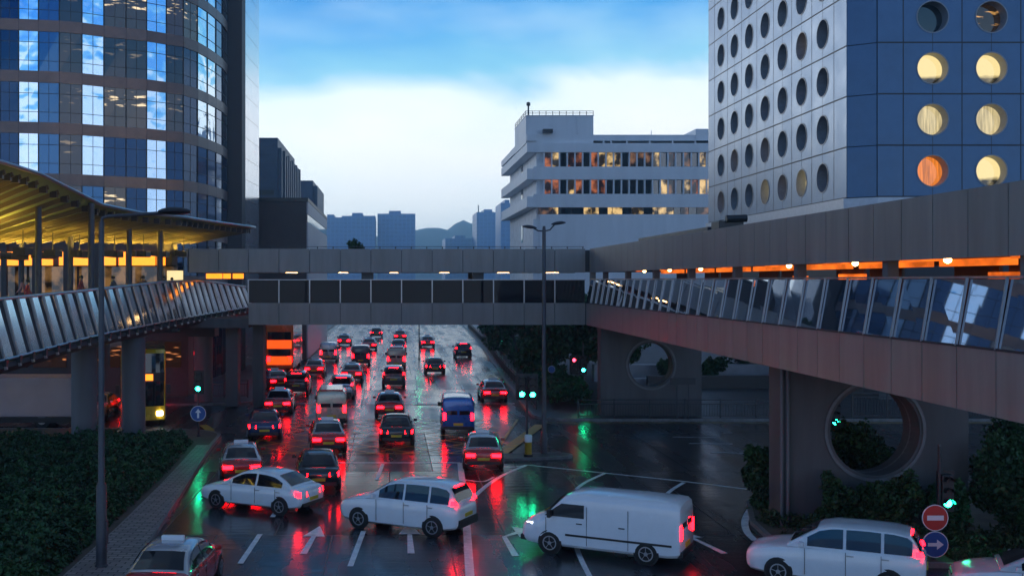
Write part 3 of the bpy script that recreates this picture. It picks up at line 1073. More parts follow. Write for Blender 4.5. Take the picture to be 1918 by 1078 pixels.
for k, kk in enumerate(kinds3):
    x0, x1 = (edges3[k] - CX) * GY / F, (edges3[k + 1] - CX) * GY / F
    MB().quad((x0 + .03, GY + .08, gz(401)), (x1 - .03, GY + .08, gz(401)), (x1 - .03, GY + .08, gz(388.5)), (x0 + .03, GY + .08, gz(388.5))).build('window', mp_[kk], t)
    MB().box(x0 - .03, x0 + .03, GY + .02, GY + .2, gz(401), gz(388.5)).build('window_frame', M['dark_metal'], t)
rh = MB()
rx0, rx1 = (986 - CX) * GY / F, (1113 - CX) * GY / F
rh.box(rx0, rx1, GY + .6, GY + 14, gz(267), gz(216))
rh.box((1082 - CX) * GY / F, (1084 - CX) * GY / F, GY + .4, GY + .6, gz(250), gz(217))
rh.box(rx0 - .05, rx1 + .05, GY + .5, GY + 14.1, gz(216), gz(214.6))
rh.box(GX + .7, (1000 - CX) * GY / F, GY + 9, GY + 30, gz(264), gz(236))
rh.build('roof_house', gm, t)
rr = MB()
for k in range(11):
    x = rx0 + (rx1 - rx0) * k / 10
    rr.box(x - .04, x + .04, GY + .7, GY + .78, gz(214.6), gz(206))
for y_ in (206.5, 210.5):
    rr.bar((rx0, GY + .74, gz(y_)), (rx1, GY + .74, gz(y_)), .07)
    rr.bar((rx0, GY + .74, gz(y_)), (rx0, GY + 14, gz(y_)), .07)
for k in range(5):
    rr.box(rx0 - .04, rx0 + .04, GY + 3 + 2.6 * k, GY + 3.08 + 2.6 * k, gz(214.6), gz(206))
rr.build('roof_railing', M['dark_metal'], t)
MB().tube([(rx0 + .4, GY + 1, gz(214)), (rx0 + .4, GY + 1, gz(196))], .12, 6).lathe((rx0 + .4, GY + 1, gz(197)), [(.05, 0), (.28, .1), (.28, .5), (.05, .6)], 8).build('mast', M['dark_metal'], t)
MB().box((1017 - CX) * GY / F, (1035 - CX) * GY / F, GY - .3, GY + .5, gz(249), gz(242)).build('air_unit', M['dark_metal'], t)
rf = MB()
rf.box(rx1, GX1, GY + .8, GY + 12, gz(262), gz(251))
for x_ in (1132, 1146, 1176, 1219, 1262, 1305):
    rf.box((x_ - CX) * GY / F, (x_ + 3 - CX) * GY / F, GY + 1, GY + 1.3, gz(268), gz(262))
    rf.box((x_ - CX) * GY / F, (x_ + 3 - CX) * GY / F, GY + 11, GY + 11.3, gz(268), gz(262))
rf.box((1306 - CX) * GY / F, GX1, GY + .7, GY + 9, gz(262), gz(240))
rf.box((1226 - CX) * GY / F, (1227 - CX) * GY / F, GY + 2, GY + 2.1, gz(251), gz(241))
rf.build('roof_canopy', gm, t)
#@@SECTION3
# ---------------------------------------------------------------- footbridge straight across the road
ZB, ZP, ZG, ZF, ZT = 5.5, 6.88, 8.37, 8.80, 10.3      # underside, parapet top, glass top, fascia bottom, roof edge
BY0, BY1 = 69.0, 74.4
BX0, BX1 = -8.94, 12.62
bridge_glass = mat('footbridge_glass', (0.004, 0.006, 0.011), 0.03, ior=1.5, spec=.16)


def panel_row(mb, a, b, z0, z1, n, nrm, th=.08, gap=.034):
    """n cladding panels between plan points a and b with open joints"""
    a, b, nrm = Vector((*a, 0)), Vector((*b, 0)), Vector((*nrm, 0))
    d = (b - a) / n
    e = d.normalized() * gap / 2
    for k in range(n):
        p, q = a + d * k + e, a + d * (k + 1) - e
        i, j = q - nrm * th, p - nrm * th
        pts = [p, q, i, j]
        if (q - p).cross(i - q).z < 0:
            pts = [q, p, j, i]
        mb.hexa([v + Vector((0, 0, z0)) for v in pts], [v + Vector((0, 0, z1)) for v in pts])


t = thing('covered_footbridge', 'grey panelled footbridge with dark window strip crossing straight over the road', 'footbridge', (1.8, 71.5, 0))
m = MB()
panel_row(m, (-12.7, BY0), (BX0, BY0), ZF, ZT, 2, (0, -1))
panel_row(m, (BX0, BY0), (BX1 - .25, BY0), ZF, ZT, 11, (0, -1))
m.build('upper_fascia', M['panel'], t)
m = MB()
panel_row(m, (-12.7, BY1), (BX1, BY1), ZF, ZT, 13, (0, 1))
m.build('upper_fascia', M['panel'], t)
m = MB()
panel_row(m, (BX0, BY0), (BX1 - .25, BY0), ZB, ZP, 11, (0, -1))
m.build('parapet', M['panel'], t)
m = MB()
panel_row(m, (BX0, BY1), (BX1, BY1), ZB, ZP, 11, (0, 1))
m.build('parapet', M['panel'], t)
m = MB()
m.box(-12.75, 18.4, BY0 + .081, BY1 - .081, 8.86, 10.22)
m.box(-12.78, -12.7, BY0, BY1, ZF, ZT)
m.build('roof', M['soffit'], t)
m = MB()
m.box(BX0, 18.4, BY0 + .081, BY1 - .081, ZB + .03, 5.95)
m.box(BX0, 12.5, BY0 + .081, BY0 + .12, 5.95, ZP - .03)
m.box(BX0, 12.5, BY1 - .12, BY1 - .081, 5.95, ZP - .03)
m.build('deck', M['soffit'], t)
pw = (BX1 - .25 - BX0) / 11
for k in range(11):
    x0, x1 = BX0 + pw * k, BX0 + pw * (k + 1)
    MB().box(x0 + .04, x1 - .04, BY0 + .03, BY0 + .05, ZP + .02, ZG - .05).build('glass_pane', bridge_glass, t)
    MB().box(x0 - .035, x0 + .035, BY0 - .03, BY0 + .09, ZP, ZG).build('mullion', M['metal'], t)
for k in range(6):
    x0, x1 = BX0 + pw * 2 * k, min(BX0 + pw * 2 * (k + 1), 12.5)
    MB().box(x0 + .04, x1 - .04, BY1 - .05, BY1 - .03, ZP + .02, ZG - .05).build('glass_pane', bridge_glass, t)
MB().box(BX0, BX1 - .25, BY0 - .02, BY0 + .08, ZG - .045, ZG).box(BX0, BX1, BY1 - .08, BY1, ZG - .045, ZG).build('handrail', M['metal'], t)
for px in (687, 897):
    x = at(px, 500, BY0).x
    MB().box(x - .35, x + .35, BY0 + .5, BY0 + 1.1, 5.95, 8.86).build('post', M['dark_metal'], t)
    MB().box(x - .35, x + .35, BY1 - 1.1, BY1 - .5, 5.95, 8.86).build('post', M['dark_metal'], t)
m = MB()
m.bar((-12.6, BY0 + .25, ZT + .14), (12.3, BY0 + .25, ZT + .14), .035)
for k in range(26):
    x = -12.5 + k * .99
    m.box(x - .03, x + .03, BY0 + .22, BY0 + .28, ZT - .05, ZT + .14)
m.build('roof_rail', M['dark_metal'], t)
for k, (px, w_, mt) in enumerate(((540, 22, 'warm_lamp'), (640, 18, 'warm_lamp'), (738, 16, 'warm_lamp'), (836, 18, 'warm_lamp'), (950, 22, 'warm_lamp'), (1044, 26, 'warm_lamp'))):
    x = at(px, 500, BY0).x
    MB().box(x - w_ / 59, x + w_ / 59, 71.3, 71.5, 8.79, 8.86).build('ceiling_lamp', M[mt], t)
for a, b in ((386, 416), (418, 432), (436, 456)):
    xa, xb = at(a, 505, 71).x, at(b, 505, 71).x
    MB().box(xa, xb, 71.0, 71.1, 8.42, 8.75).build('lit_sign', M['orange_hot'], t)
for a, b in ((425, 447), (475, 495)):
    MB().box(at(a, 600, 71.5).x, at(b, 600, 71.5).x, 71.0, 72.4, .1, ZB + .03).build('pier', M['concrete'], t)
MB().box(-12.7, -8.95, BY0 + .2, BY1 - .2, 5.3, 5.9).build('landing', M['concrete'], t)

# ---------------------------------------------------------------- footbridge running alongside the road
RX, RXL, RX2 = 12.65, 12.40, 18.7
lean_glass = mat('sloping_mirror_glass', (0.36, 0.42, 0.50), 0.02, metal=0.95)
RY0, RY1 = 13.0, 69.0
NP = 36
pl = (RY1 - RY0) / NP
t = thing('covered_footbridge', 'long grey footbridge on holed piers with outward sloping glass, amber lights inside', 'footbridge', (15.5, 40, 0))
m = MB()
panel_row(m, (RX, RY1 - .0), (RX, RY0), ZF, ZT, NP, (-1, 0))
m.build('upper_fascia', M['panel'], t)
m = MB()
panel_row(m, (RX2, RY1 + 5), (RX2, RY0), ZF, ZT, NP, (1, 0))
m.build('upper_fascia', M['panel'], t)
m = MB()
panel_row(m, (RXL, RY1), (RXL, RY0), ZB, ZP, NP, (-1, 0))
m.build('parapet', M['panel'], t)
m = MB()
panel_row(m, (RX2, RY1 + 5), (RX2, RY0), ZB, ZP, NP, (1, 0))
m.build('parapet', M['panel'], t)
MB().box(RX + .081, RX2 - .081, RY0, RY1, 8.92, 10.2).build('roof', M['interior'], t)
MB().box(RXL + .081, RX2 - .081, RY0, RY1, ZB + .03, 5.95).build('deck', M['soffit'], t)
MB().box(RXL + .081, RXL + .11, RY0, RY1, 5.95, ZP - .03).box(RXL - .02, RXL + .1, RY0, RY1, ZP - .02, ZP + .03).build('inner_parapet', M['panel_dark'], t)
for k in range(NP):
    y0, y1 = RY1 - pl * (k + 1) + .035, RY1 - pl * k - .035
    g = MB()
    tw = (random.random() - .5) * .012
    g.quad((RXL + .03, y0, ZP + .03), (RXL + .03, y1, ZP + .03), (RX + .03 + tw, y1, ZG - .04), (RX + .03 - tw, y0, ZG - .04))
    g.build('glass_pane', lean_glass, t)
    y = RY1 - pl * (k + 1)
    MB().bar((RXL - .01, y, ZP), (RX - .01, y, ZG), .045, .05, up=(1, 0, 0)).build('mullion', M['metal'], t)
MB().bar((RX + .02, RY0, ZG), (RX + .02, RY1, ZG), .08, .05).build('handrail', M['metal'], t)
for k in range(9):
    y = 65.6 - k * 6.22
    MB().box(RX + .18, RX + .46, y - .16, y + .16, 5.95, 8.92).build('post', M['column'], t)
# inside: brown panelled far wall, amber strips and lamps below the ceiling
for k in range(18):
    y0 = 14 + k * 3.1
    if k % 3 != 1:
        MB().box(RX2 - .5, RX2 - .4, y0, y0 + 2.6, 5.95, 8.92).build('rear_panel', M['interior'], t)
MB().box(RX2 - .3, RX2 - .25, RY0, RY1, ZP, 8.2).build('rear_glazing', bridge_glass, t)
rl = random.Random(5)
for k in range(9):
    y = 64.0 - k * 5.4
    L_ = 3.6 + rl.random() * 1.2
    MB().box(15.9, 16.1, y - L_, y, 8.70, 8.90).build('strip_light', M['orange'], t)
    MB().box(14.1, 14.22, y - 3.6, y - 1.4, 8.80, 8.91).build('strip_light', M['orange'], t)
    MB().lathe((13.9, y - 4.4, 8.72), [(.02, 0), (.085, .04), (.1, .1), (.05, .19)], 10).build('ceiling_lamp', M['warm_lamp'], t)
for k, (y, z0, z1, L_) in enumerate(((60, 6.6, 8.0, 1.6), (56.5, 7.4, 8.3, 2.2), (49, 7.6, 8.5, 1.6), (44, 8.3, 8.55, 2.4), (33.0, 8.35, 8.55, 2.6), (26.5, 8.3, 8.5, 2.0))):
    MB().box(RX2 - .62, RX2 - .52, y - L_, y, max(z0, 8.0), z1).build('lit_poster', M['orange'], t)
m = MB()
m.box(RX - .02, RX + .35, RY1 - .12, RY1 + .0, ZB, ZT - .01)
m.build('corner_post', M['panel'], t)


def holed_pier(label, Y, x0, x1, zc, rad, th=1.0):
    t = thing('footbridge_pier', label, 'pier', ((x0 + x1) / 2, Y, 0), group='piers with a round opening under the footbridge')
    cx = (x0 + x1) / 2
    n = 48
    m = MB()
    vs = []
    for y in (Y, Y + th):
        for k in range(n):
            a = 2 * math.pi * (k + .5) / n
            ca, sa = math.cos(a), math.sin(a)
            s_ = 1 / max(abs(ca), abs(sa))
            X_, Z_ = ca * s_, sa * s_
            vs.append((cx + X_ * (x1 - x0) / 2, y, zc + (Z_ * (ZB + .02 - zc) if Z_ > 0 else Z_ * zc)))
        for k in range(n):
            a = 2 * math.pi * (k + .5) / n
            vs.append((cx + math.cos(a) * rad, y, zc + math.sin(a) * rad))
    fs = []
    for k in range(n):
        k2 = (k + 1) % n
        fs += [(k, k2, n + k2, n + k), (2 * n + k, 3 * n + k, 3 * n + k2, 2 * n + k2), (k, 2 * n + k, 2 * n + k2, k2), (n + k, n + k2, 3 * n + k2, 3 * n + k)]
    m.add(vs, fs)
    for X_, Z_ in ((x0, 0), (x1, 0), (x0, ZB + .02), (x1, ZB + .02)):
        pass
    # square corners
    for sx in (-1, 1):
        for sz in (-1, 1):
            X_ = x1 if sx > 0 else x0
            Z_ = ZB + .02 if sz > 0 else 0
            near = [v for v in vs[:n] if (v[0] - cx) * sx > 0 and (v[2] - zc) * sz > 0]
            pa = min(near, key=lambda v: abs(v[0] - X_) * 100 - abs(v[2] - Z_) if abs(v[0] - X_) < 1e-4 else 1e9)
            pa = max([v for v in near if abs(v[0] - X_) < 1e-4], key=lambda v: v[2] * sz)
            pb = max([v for v in near if abs(v[2] - Z_) < 1e-4], key=lambda v: v[0] * sx)
            for y in (Y, Y + th):
                m.add([(pa[0], y, pa[2]), (X_, y, Z_), (pb[0], y, pb[2])], [(0, 1, 2)])
            m.quad((pa[0], Y, pa[2]), (X_, Y, Z_), (X_, Y + th, Z_), (pa[0], Y + th, pa[2]))
    m.build('wall', M['concrete'], t)
    rg = MB()
    ring = lambda r_, y: [(cx + math.cos(2 * math.pi * k / n) * r_, y, zc + math.sin(2 * math.pi * k / n) * r_) for k in range(n)]
    rg.loft([ring(rad - .01, Y + th * .6), ring(rad + .10, Y - .04), ring(rad + .20, Y - .04), ring(rad + .20, Y + .01)], False)
    rg.build('opening_rim', mat('pier_rim', (0.17, 0.165, 0.165), 0.5, var=0.2), t, smooth=True)
    return t


holed_pier('far concrete pier with a round opening, standing behind the kerb railing', 66.0, 12.75, 18.85, 3.2, 1.32)
t2 = holed_pier('big near concrete pier with a round opening rising from shrubs', 36.5, 13.1, 19.35, 3.28, 1.5, 1.2)
for i, x in enumerate((13.06, 13.26)):
    MB().tube([(x, 36.38, 0.1), (x, 36.38, 5.5)], 0.055, 8).build('drain_pipe', M['column'], t2)

tt = thing('roof_duct', 'long flat dark duct lying on the roof of the long footbridge', 'duct', (15, 57, 10.2))
MB().box(14.7, 15.5, 50.5, 64.5, 10.42, 10.78).build('casing', M['dark_metal'], tt)
m = MB()
for k in range(5):
    m.box(14.8, 15.4, 51.5 + k * 3, 51.8 + k * 3, 10.2, 10.42)
m.build('support', M['dark_metal'], tt)
tt = thing('roof_plant', 'black air conditioning unit on the footbridge roof, against the round window tower', 'air conditioner', (15.1, 49, 10.2))
MB().box(14.6, 15.7, 48.4, 49.6, 10.2, 10.95).build('casing', M['black'], tt, bevel=.03)
MB().tube([(14.9, 48.35, 11.02), (15.8, 48.35, 11.05)], .17, 10).build('fan_drum', M['black'], tt)
MB().box(14.3, 15.9, 48.3, 49.7, 10.2, 10.3).build('tray', M['dark_metal'], tt)

# ---------------------------------------------------------------- curved open walkway with the leaning glass balustrade
KY = [30, 35, 40, 50, 57, 64, 72, 80, 84]
KX = [-15.4, -15.0, -14.6, -14.0, -13.3, -12.6, -11.85, -10.6, -9.9]
KT = [7.2, 7.4, 7.56, 7.79, 8.02, 8.22, 8.2, 7.85, 7.7]
KB = [4.4, 4.55, 4.71, 5.07, 5.24, 5.4, 5.52, 5.7, 5.75]


def cat_(y, ks):
    """smooth interpolation of the walkway tables"""
    i = max(0, min(len(KY) - 2, int(np.searchsorted(KY, y) - 1)))
    g = lambda j: ks[max(0, min(len(ks) - 1, j))]
    tt_ = (y - KY[i]) / (KY[i + 1] - KY[i])
    p0, p1, p2, p3 = g(i - 1), g(i), g(i + 1), g(i + 2)
    return 0.5 * (2 * p1 + (p2 - p0) * tt_ + (2 * p0 - 5 * p1 + 4 * p2 - p3) * tt_ ** 2 + (3 * p1 - p0 - 3 * p2 + p3) * tt_ ** 3)


t = thing('curved_walkway', 'curved elevated walkway with a leaning metal and glass balustrade on round columns', 'walkway', (-14, 57, 0))
ys = [30 + i * 1.0 for i in range(52)]
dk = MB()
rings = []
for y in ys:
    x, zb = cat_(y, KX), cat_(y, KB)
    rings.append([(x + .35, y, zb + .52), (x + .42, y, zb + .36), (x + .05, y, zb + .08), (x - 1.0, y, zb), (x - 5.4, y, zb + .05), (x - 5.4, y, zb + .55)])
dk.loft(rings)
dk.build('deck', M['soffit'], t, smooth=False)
n_p = 38
bal_y = [31 + i * (81 - 31) / n_p for i in range(n_p + 1)]
panel_m = mat('balustrade_glass', (0.80, 0.84, 0.88), 0.13, metal=0.92, var=0.18, scale=0.6)
bt = lambda y: (cat_(y, KX) - .18, cat_(y, KT) - .05)
bb = lambda y: (cat_(y, KX) + .42, cat_(y, KB) + .58)
for i in range(n_p):
    y0, y1 = bal_y[i] + .10, bal_y[i + 1] - .50
    (xt0, zt0), (xt1, zt1), (xb0, zb0), (xb1, zb1) = bt(y0), bt(y1), bb(y0), bb(y1)
    MB().quad((xb0, y0, zb0 + .1), (xb1, y1, zb1 + .1), (xt1, y1, zt1), (xt0, y0, zt0)).build('glass_panel', panel_m, t)
    y2, y3 = y1 + .03, bal_y[i + 1] - .06
    (xt0, zt0), (xt1, zt1), (xb0, zb0), (xb1, zb1) = bt(y2), bt(y3), bb(y2), bb(y3)
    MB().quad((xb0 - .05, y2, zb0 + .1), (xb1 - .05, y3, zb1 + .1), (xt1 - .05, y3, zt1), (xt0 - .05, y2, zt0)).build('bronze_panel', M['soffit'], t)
    y = bal_y[i]
    (xt, zt), (xb, zb) = bt(y), bb(y)
    MB().bar((xb + .05, y, zb - .28), (xt + .03, y, zt + .02), .09, .15, up=(0, 1, 0)).build('baluster', M['metal'], t)
    MB().box(xb - .3, xb + .09, y - .12, y + .12, zb - .16, zb + .12).build('bracket', M['dark_metal'], t)
rail = MB()
rail.tube([(bt(y)[0] - .02, y, bt(y)[1] + .07) for y in [31 + k * .8 for k in range(63)]], .075, 8)
rail.build('handrail', M['metal'], t, smooth=True)
lo = MB()
lo.tube([(bb(y)[0] + .02, y, bb(y)[1] + .1) for y in [31 + k * .8 for k in range(63)]], .05, 6)
lo.build('bottom_rail', M['metal'], t, smooth=True)
for px, Y, r_ in ((158, 57, .66), (250, 59, .63), (381, 74, .62)):
    p = at(px, 700, Y)
    zt = cat_(min(Y, 80), KB) + .3
    MB().lathe((p.x, Y, 0), [(r_, .1), (r_, zt - .35), (r_ + .12, zt - .3), (r_ + .12, zt)], 28).build('column', M['column'], t, smooth=True)
a, b = at(337, 620, 73), at(402, 620, 73)
MB().box(a.x, b.x, 73, 74.8, 4.55, 5.58).build('crossbeam', M['soffit'], t)

# ---------------------------------------------------------------- ribbed glass canopy over the walkway
OY = [30, 36, 42, 48, 55, 61, 66, 73, 80, 83]
OPX = [-200, -80, 0, 75, 190, 262, 350, 410, 470, 478]
OPY = [262, 285, 304, 327, 384, 399, 408, 417, 425, 426.5]
ox = lambda y: at(np.interp(y, OY, OPX), 525, y).x
oz = lambda y: at(0, np.interp(y, OY, OPY), y).z
iw = lambda y: np.interp(y, [30, 55, 70, 80, 83], [6.5, 6.2, 5.6, 4.6, 3.0])
iz = lambda y: np.interp(y, [30, 55, 66, 80, 83], [10.0, 10.35, 10.75, 11.15, 11.7])
cg = bpy.data.materials.new('canopy_glass')
cg.use_nodes = True
_t = cg.node_tree
_b = _t.nodes['Principled BSDF']
_b.inputs['Base Color'].default_value = (0.34, 0.46, 0.26, 1)
_b.inputs['Roughness'].default_value = 0.25
t = thing('ribbed_canopy', 'swooping green glass canopy with close ribs, lit yellow from beneath', 'canopy', (-16, 57, 10))
sh = MB()
cy = [30 + k * .53 for k in range(101)]
for k in range(100):
    y0, y1 = cy[k], cy[k + 1]
    a, b, c, d = (ox(y0), y0, oz(y0)), (ox(y1), y1, oz(y1)), (ox(y1) - iw(y1), y1, iz(y1)), (ox(y0) - iw(y0), y0, iz(y0))
    up = Vector((0, 0, .06))
    sh.hexa([d, c, b, a][::-1], [Vector(v) + up for v in [d, c, b, a][::-1]])
sh.build('glass_roof', cg, t)
eg = MB()
eg.tube([(ox(y), y, oz(y) + .03) for y in cy], .09, 6)
eg.build('edge_trim', M['metal'], t, smooth=True)
ny = 44
for k in range(ny + 1):
    y = 31 + (82.5 - 31) * k / ny
    a, b = Vector((ox(y) - .3, y, oz(y) - .22)), Vector((ox(y) - iw(y), y, iz(y) - .12))
    MB().bar(a, b, .10, .22).build('rib', mat('canopy_rib', (0.13, 0.11, 0.06), .5, metal=.1) if k == 0 else bpy.data.materials['canopy_rib'], t)
    q = a.lerp(b, .03)
    MB().box(q.x - .22, q.x + .1, y - .13, y + .13, q.z - .2, q.z + .1).build('bracket', M['dark_metal'], t)
def uplight(x, y, z, L_):
    MB().box(x - .14, x + .14, y, y + L_, z, z + .08).build('uplight', M['yellow_lamp'], t)
    MB().box(x - .3, x + .3, y - .1, y + L_ + .1, z - .07, z - .03).box(x - .3, x - .26, y - .06, y + L_ + .06, z - .03, z + .3).box(x + .26, x + .3, y - .06, y + L_ + .06, z - .03, z + .28).box(x - .3, x + .3, y - .1, y - .06, z - .03, z + .3).box(x - .3, x + .3, y + L_ + .06, y + L_ + .1, z - .03, z + .3).build('added_light_shield', M['dark_metal'], t)  # shield added so the lamp only throws light upwards


for k in range(14):
    y = 33 + k * 3.45
    uplight(ox(y) - iw(y) + .4, y, iz(y) - .95, 2.6)
    if k < 13:
        x = ox(y) - iw(y) * .58
        zr = iz(y) + (oz(y) - iz(y)) * .42
        uplight(x, y + .4, zr - 1.5, 1.1)
        MB().tube([(x, y + .9, zr - 1.5), (x, y + .9, zr - .05)], .03, 6).build('hanger', M['dark_metal'], t)
for px, Y in ((40, 60), (72, 52), (132, 62), (171, 54), (242, 64), (300, 68)):
    p = at(px, 500, Y)
    MB().tube([(p.x, Y, 5.6), (p.x, Y, iz(Y) - .1 + (p.x - ox(Y) + iw(Y)) / iw(Y) * (oz(Y) - iz(Y)))], .16, 10).build('post', M['pole'], t, smooth=True)

# ---------------------------------------------------------------- lit concourse behind the walkway
t = thing('shop_concourse', 'walkway side shop concourse with a glowing amber sign band over dim windows', 'building', (-24, 78, 0))
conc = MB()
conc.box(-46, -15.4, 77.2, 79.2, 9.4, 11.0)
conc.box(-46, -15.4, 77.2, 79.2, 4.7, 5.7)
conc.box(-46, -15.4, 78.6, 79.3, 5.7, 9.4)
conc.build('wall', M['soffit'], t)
for a, b in ((-10, 33), (44, 62), (74, 98), (110, 128), (136, 164), (176, 216), (222, 236), (246, 290), (293, 309)):
    xa, xb = at(a, 486, 77).x, at(b, 486, 77).x
    MB().box(xa, xb, 77.05, 77.16, 9.36, 10.32).build('sign_band', M['orange_hot'], t)
shop_m = glass_lit('shop_window', (0.02, 0.016, 0.012), (0.75, 0.38, 0.12), 0.2, 'office')
for k in range(8):
    x0 = -44 + k * 3.6
    MB().quad((x0 + .08, 78.5, 5.72), (x0 + 3.5, 78.5, 5.72), (x0 + 3.5, 78.5, 9.3), (x0 + .08, 78.5, 9.3)).build('shop_window', shop_m, t)
lamp_panel = mat('pale_lit_doorway', (0.6, 0.55, 0.35), 0.5, emit=(1.0, 0.78, 0.38), es=.7)
a, b = at(310, 520, 77), at(340, 520, 77)
MB().box(a.x, b.x, 77.5, 77.6, 6.6, 9.0).build('lit_doorway', lamp_panel, t)
cl = MB()
for k in range(14):
    cl.box(-45 + k * 2.2, -44.6 + k * 2.2, 76.9, 77.2, 5.7, 11)
cl.build('facade_fin', M['soffit'], t)

# ---------------------------------------------------------------- street level building behind the slip road
t = thing('arcade_building', 'dark street level arcade behind the slip road with dim red shop lights', 'building', (-28, 78, 0))
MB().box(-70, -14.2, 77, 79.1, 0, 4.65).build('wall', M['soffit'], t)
gl = MB()
for k in range(11):
    x0 = -44 + k * 2.7
    MB().box(x0, x0 + 2.3, 76.85, 76.98, 2.2, 4.0).build('shop_window', glass_lit('arcade_window', (0.02, 0.015, 0.012), (0.9, 0.30, 0.10), 0.5, 'ceiling') if k == 0 else bpy.data.materials['arcade_window'], t)
#@@SECTION4
# ---------------------------------------------------------------- foliage
def leaf_mesh(name, P, size, mat_, parent=None, seed=1, flat=0.0, aspect=0.55):
    """many small leaves at the points P"""
    rg = np.random.default_rng(seed)
    P = np.asarray(P, dtype=np.float64)
    n = len(P)
    nr = rg.normal(size=(n, 3))
    nr[:, 2] = np.abs(nr[:, 2]) + flat
    nr /= np.linalg.norm(nr, axis=1)[:, None]
    a = np.cross(nr, rg.normal(size=(n, 3)))
    a /= np.linalg.norm(a, axis=1)[:, None]
    b = np.cross(nr, a)
    s = size * (0.6 + 0.8 * rg.random(n))[:, None]
    bend = nr * s * 0.25
    V = np.stack([P - a * s, P + b * s * aspect + bend, P + a * s, P - b * s * aspect + bend], axis=1).reshape(-1, 3)
    me = bpy.data.meshes.new(name)
    me.vertices.add(4 * n)
    me.vertices.foreach_set('co', V.astype(np.float32).ravel())
    me.loops.add(4 * n)
    me.loops.foreach_set('vertex_index', np.arange(4 * n, dtype=np.int32))
    me.polygons.add(n)
    me.polygons.foreach_set('loop_start', np.arange(0, 4 * n, 4, dtype=np.int32))
    me.update(calc_edges=True)
    me.validate()
    me.materials.append(mat_)
    o = bpy.data.objects.new(name, me)
    COL.objects.link(o)
    if parent is not None:
        o.parent = parent
        o.location = -parent.location
    return o


def clump_points(centres, n, rg):
    """points through the outer part of several overlapping ellipsoids (x, y, z, rx, ry, rz)"""
    out = []
    wts = np.array([c[3] * c[4] * c[5] for c in centres]) ** 0.7
    wts /= wts.sum()
    for c, wgt in zip(centres, wts):
        k = max(8, int(n * wgt))
        d = rg.normal(size=(k, 3))
        d /= np.linalg.norm(d, axis=1)[:, None]
        r_ = (rg.random(k) ** 0.42)[:, None]
        out.append(np.array(c[:3]) + d * r_ * np.array(c[3:]))
    return np.concatenate(out)


# ground cover in the planting island: a tumbled surface of leaves
rg = np.random.default_rng(3)
n = 120000
yy = 24 + 31.0 * rg.random(n) ** 1.25
xr = np.interp(yy, [24, 34, 44, 49, 55], [-9.15, -9.25, -9.4, -9.55, -9.9])
xx = xr - (rg.random(n) ** 1.15) * (np.interp(yy, [24, 40, 55], [9.5, 13.5, 19]))


def lump(x, y):
    return (np.sin(x * 1.7 + y * .6) + np.sin(x * .8 - y * 1.9 + 1) + np.sin(x * 3.1 + y * 2.7) * .5 + np.sin(y * 3.7 - x * .9) * .5) / 6


top = 0.70 + 0.62 * lump(xx, yy) + .22 * np.sin(xx * 6.1 + yy * 1.3) * np.sin(yy * 5.3 - xx) + .12 * rg.random(n)
edge = np.clip((xr - xx) / 0.55, 0, 1) ** 0.5
back = np.clip((55.0 - yy) / 1.2, 0, 1) ** 0.5
zz = 0.16 + (top - 0.16) * edge * back * (1 - 0.35 * rg.random(n) ** 2.5)
keep = (np.sin(xx * 4.3 + np.sin(yy * 2.1) * 2) + np.sin(yy * 4.9 + np.sin(xx * 1.7) * 2) + rg.normal(size=n) * .5) > -1.25
tag(leaf_mesh('hedge_ground_cover', np.stack([xx, yy, zz], 1)[keep], 0.088, M['leaf_dark'], seed=4, flat=.5), 'low dark green shrub cover filling the planting island', 'ground cover', kind='stuff')
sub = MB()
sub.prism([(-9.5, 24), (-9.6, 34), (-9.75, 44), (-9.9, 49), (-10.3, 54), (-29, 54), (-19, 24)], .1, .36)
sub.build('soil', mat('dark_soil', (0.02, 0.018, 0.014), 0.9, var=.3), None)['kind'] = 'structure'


def shrub(label, x, y, h, r_, n=1500, mt='leaf_mid', size=.11, group=None, seed=1, name='shrub', z0=.1):
    rg = np.random.default_rng(seed)
    t = thing(name, label, 'shrub', (x, y, z0), group=group)
    cs = []
    for k in range(6 + int(h * 2)):
        a, d = rg.random() * 6.28, rg.random() * r_ * .6
        cz = z0 + h * (.25 + .6 * rg.random())
        q = r_ * (.3 + .28 * rg.random())
        cs.append((x + math.cos(a) * d, y + math.sin(a) * d, cz, q, q, q * (.7 + .5 * rg.random())))
    pts = np.concatenate([clump_points(cs, int(n * 1.7), rg), clump_points([(c[0] + rg.normal() * .12, c[1] + rg.normal() * .12, c[2] + c[5] * .7, c[3] * .5, c[4] * .5, c[5] * .75) for c in cs], int(n * .5), rg)])
    leaf_mesh('foliage', pts, size * .72, M[mt], t, seed + 50)
    st = MB()
    for k in range(5):
        c = cs[k]
        st.tube([(x + (rg.random() - .5) * .2, y + (rg.random() - .5) * .2, z0), ((x + c[0]) / 2, (y + c[1]) / 2, (z0 + c[2]) / 2), c[:3]], [.03, .022, .01], 5)
    st.build('stem', M['bark'], t)
    return t


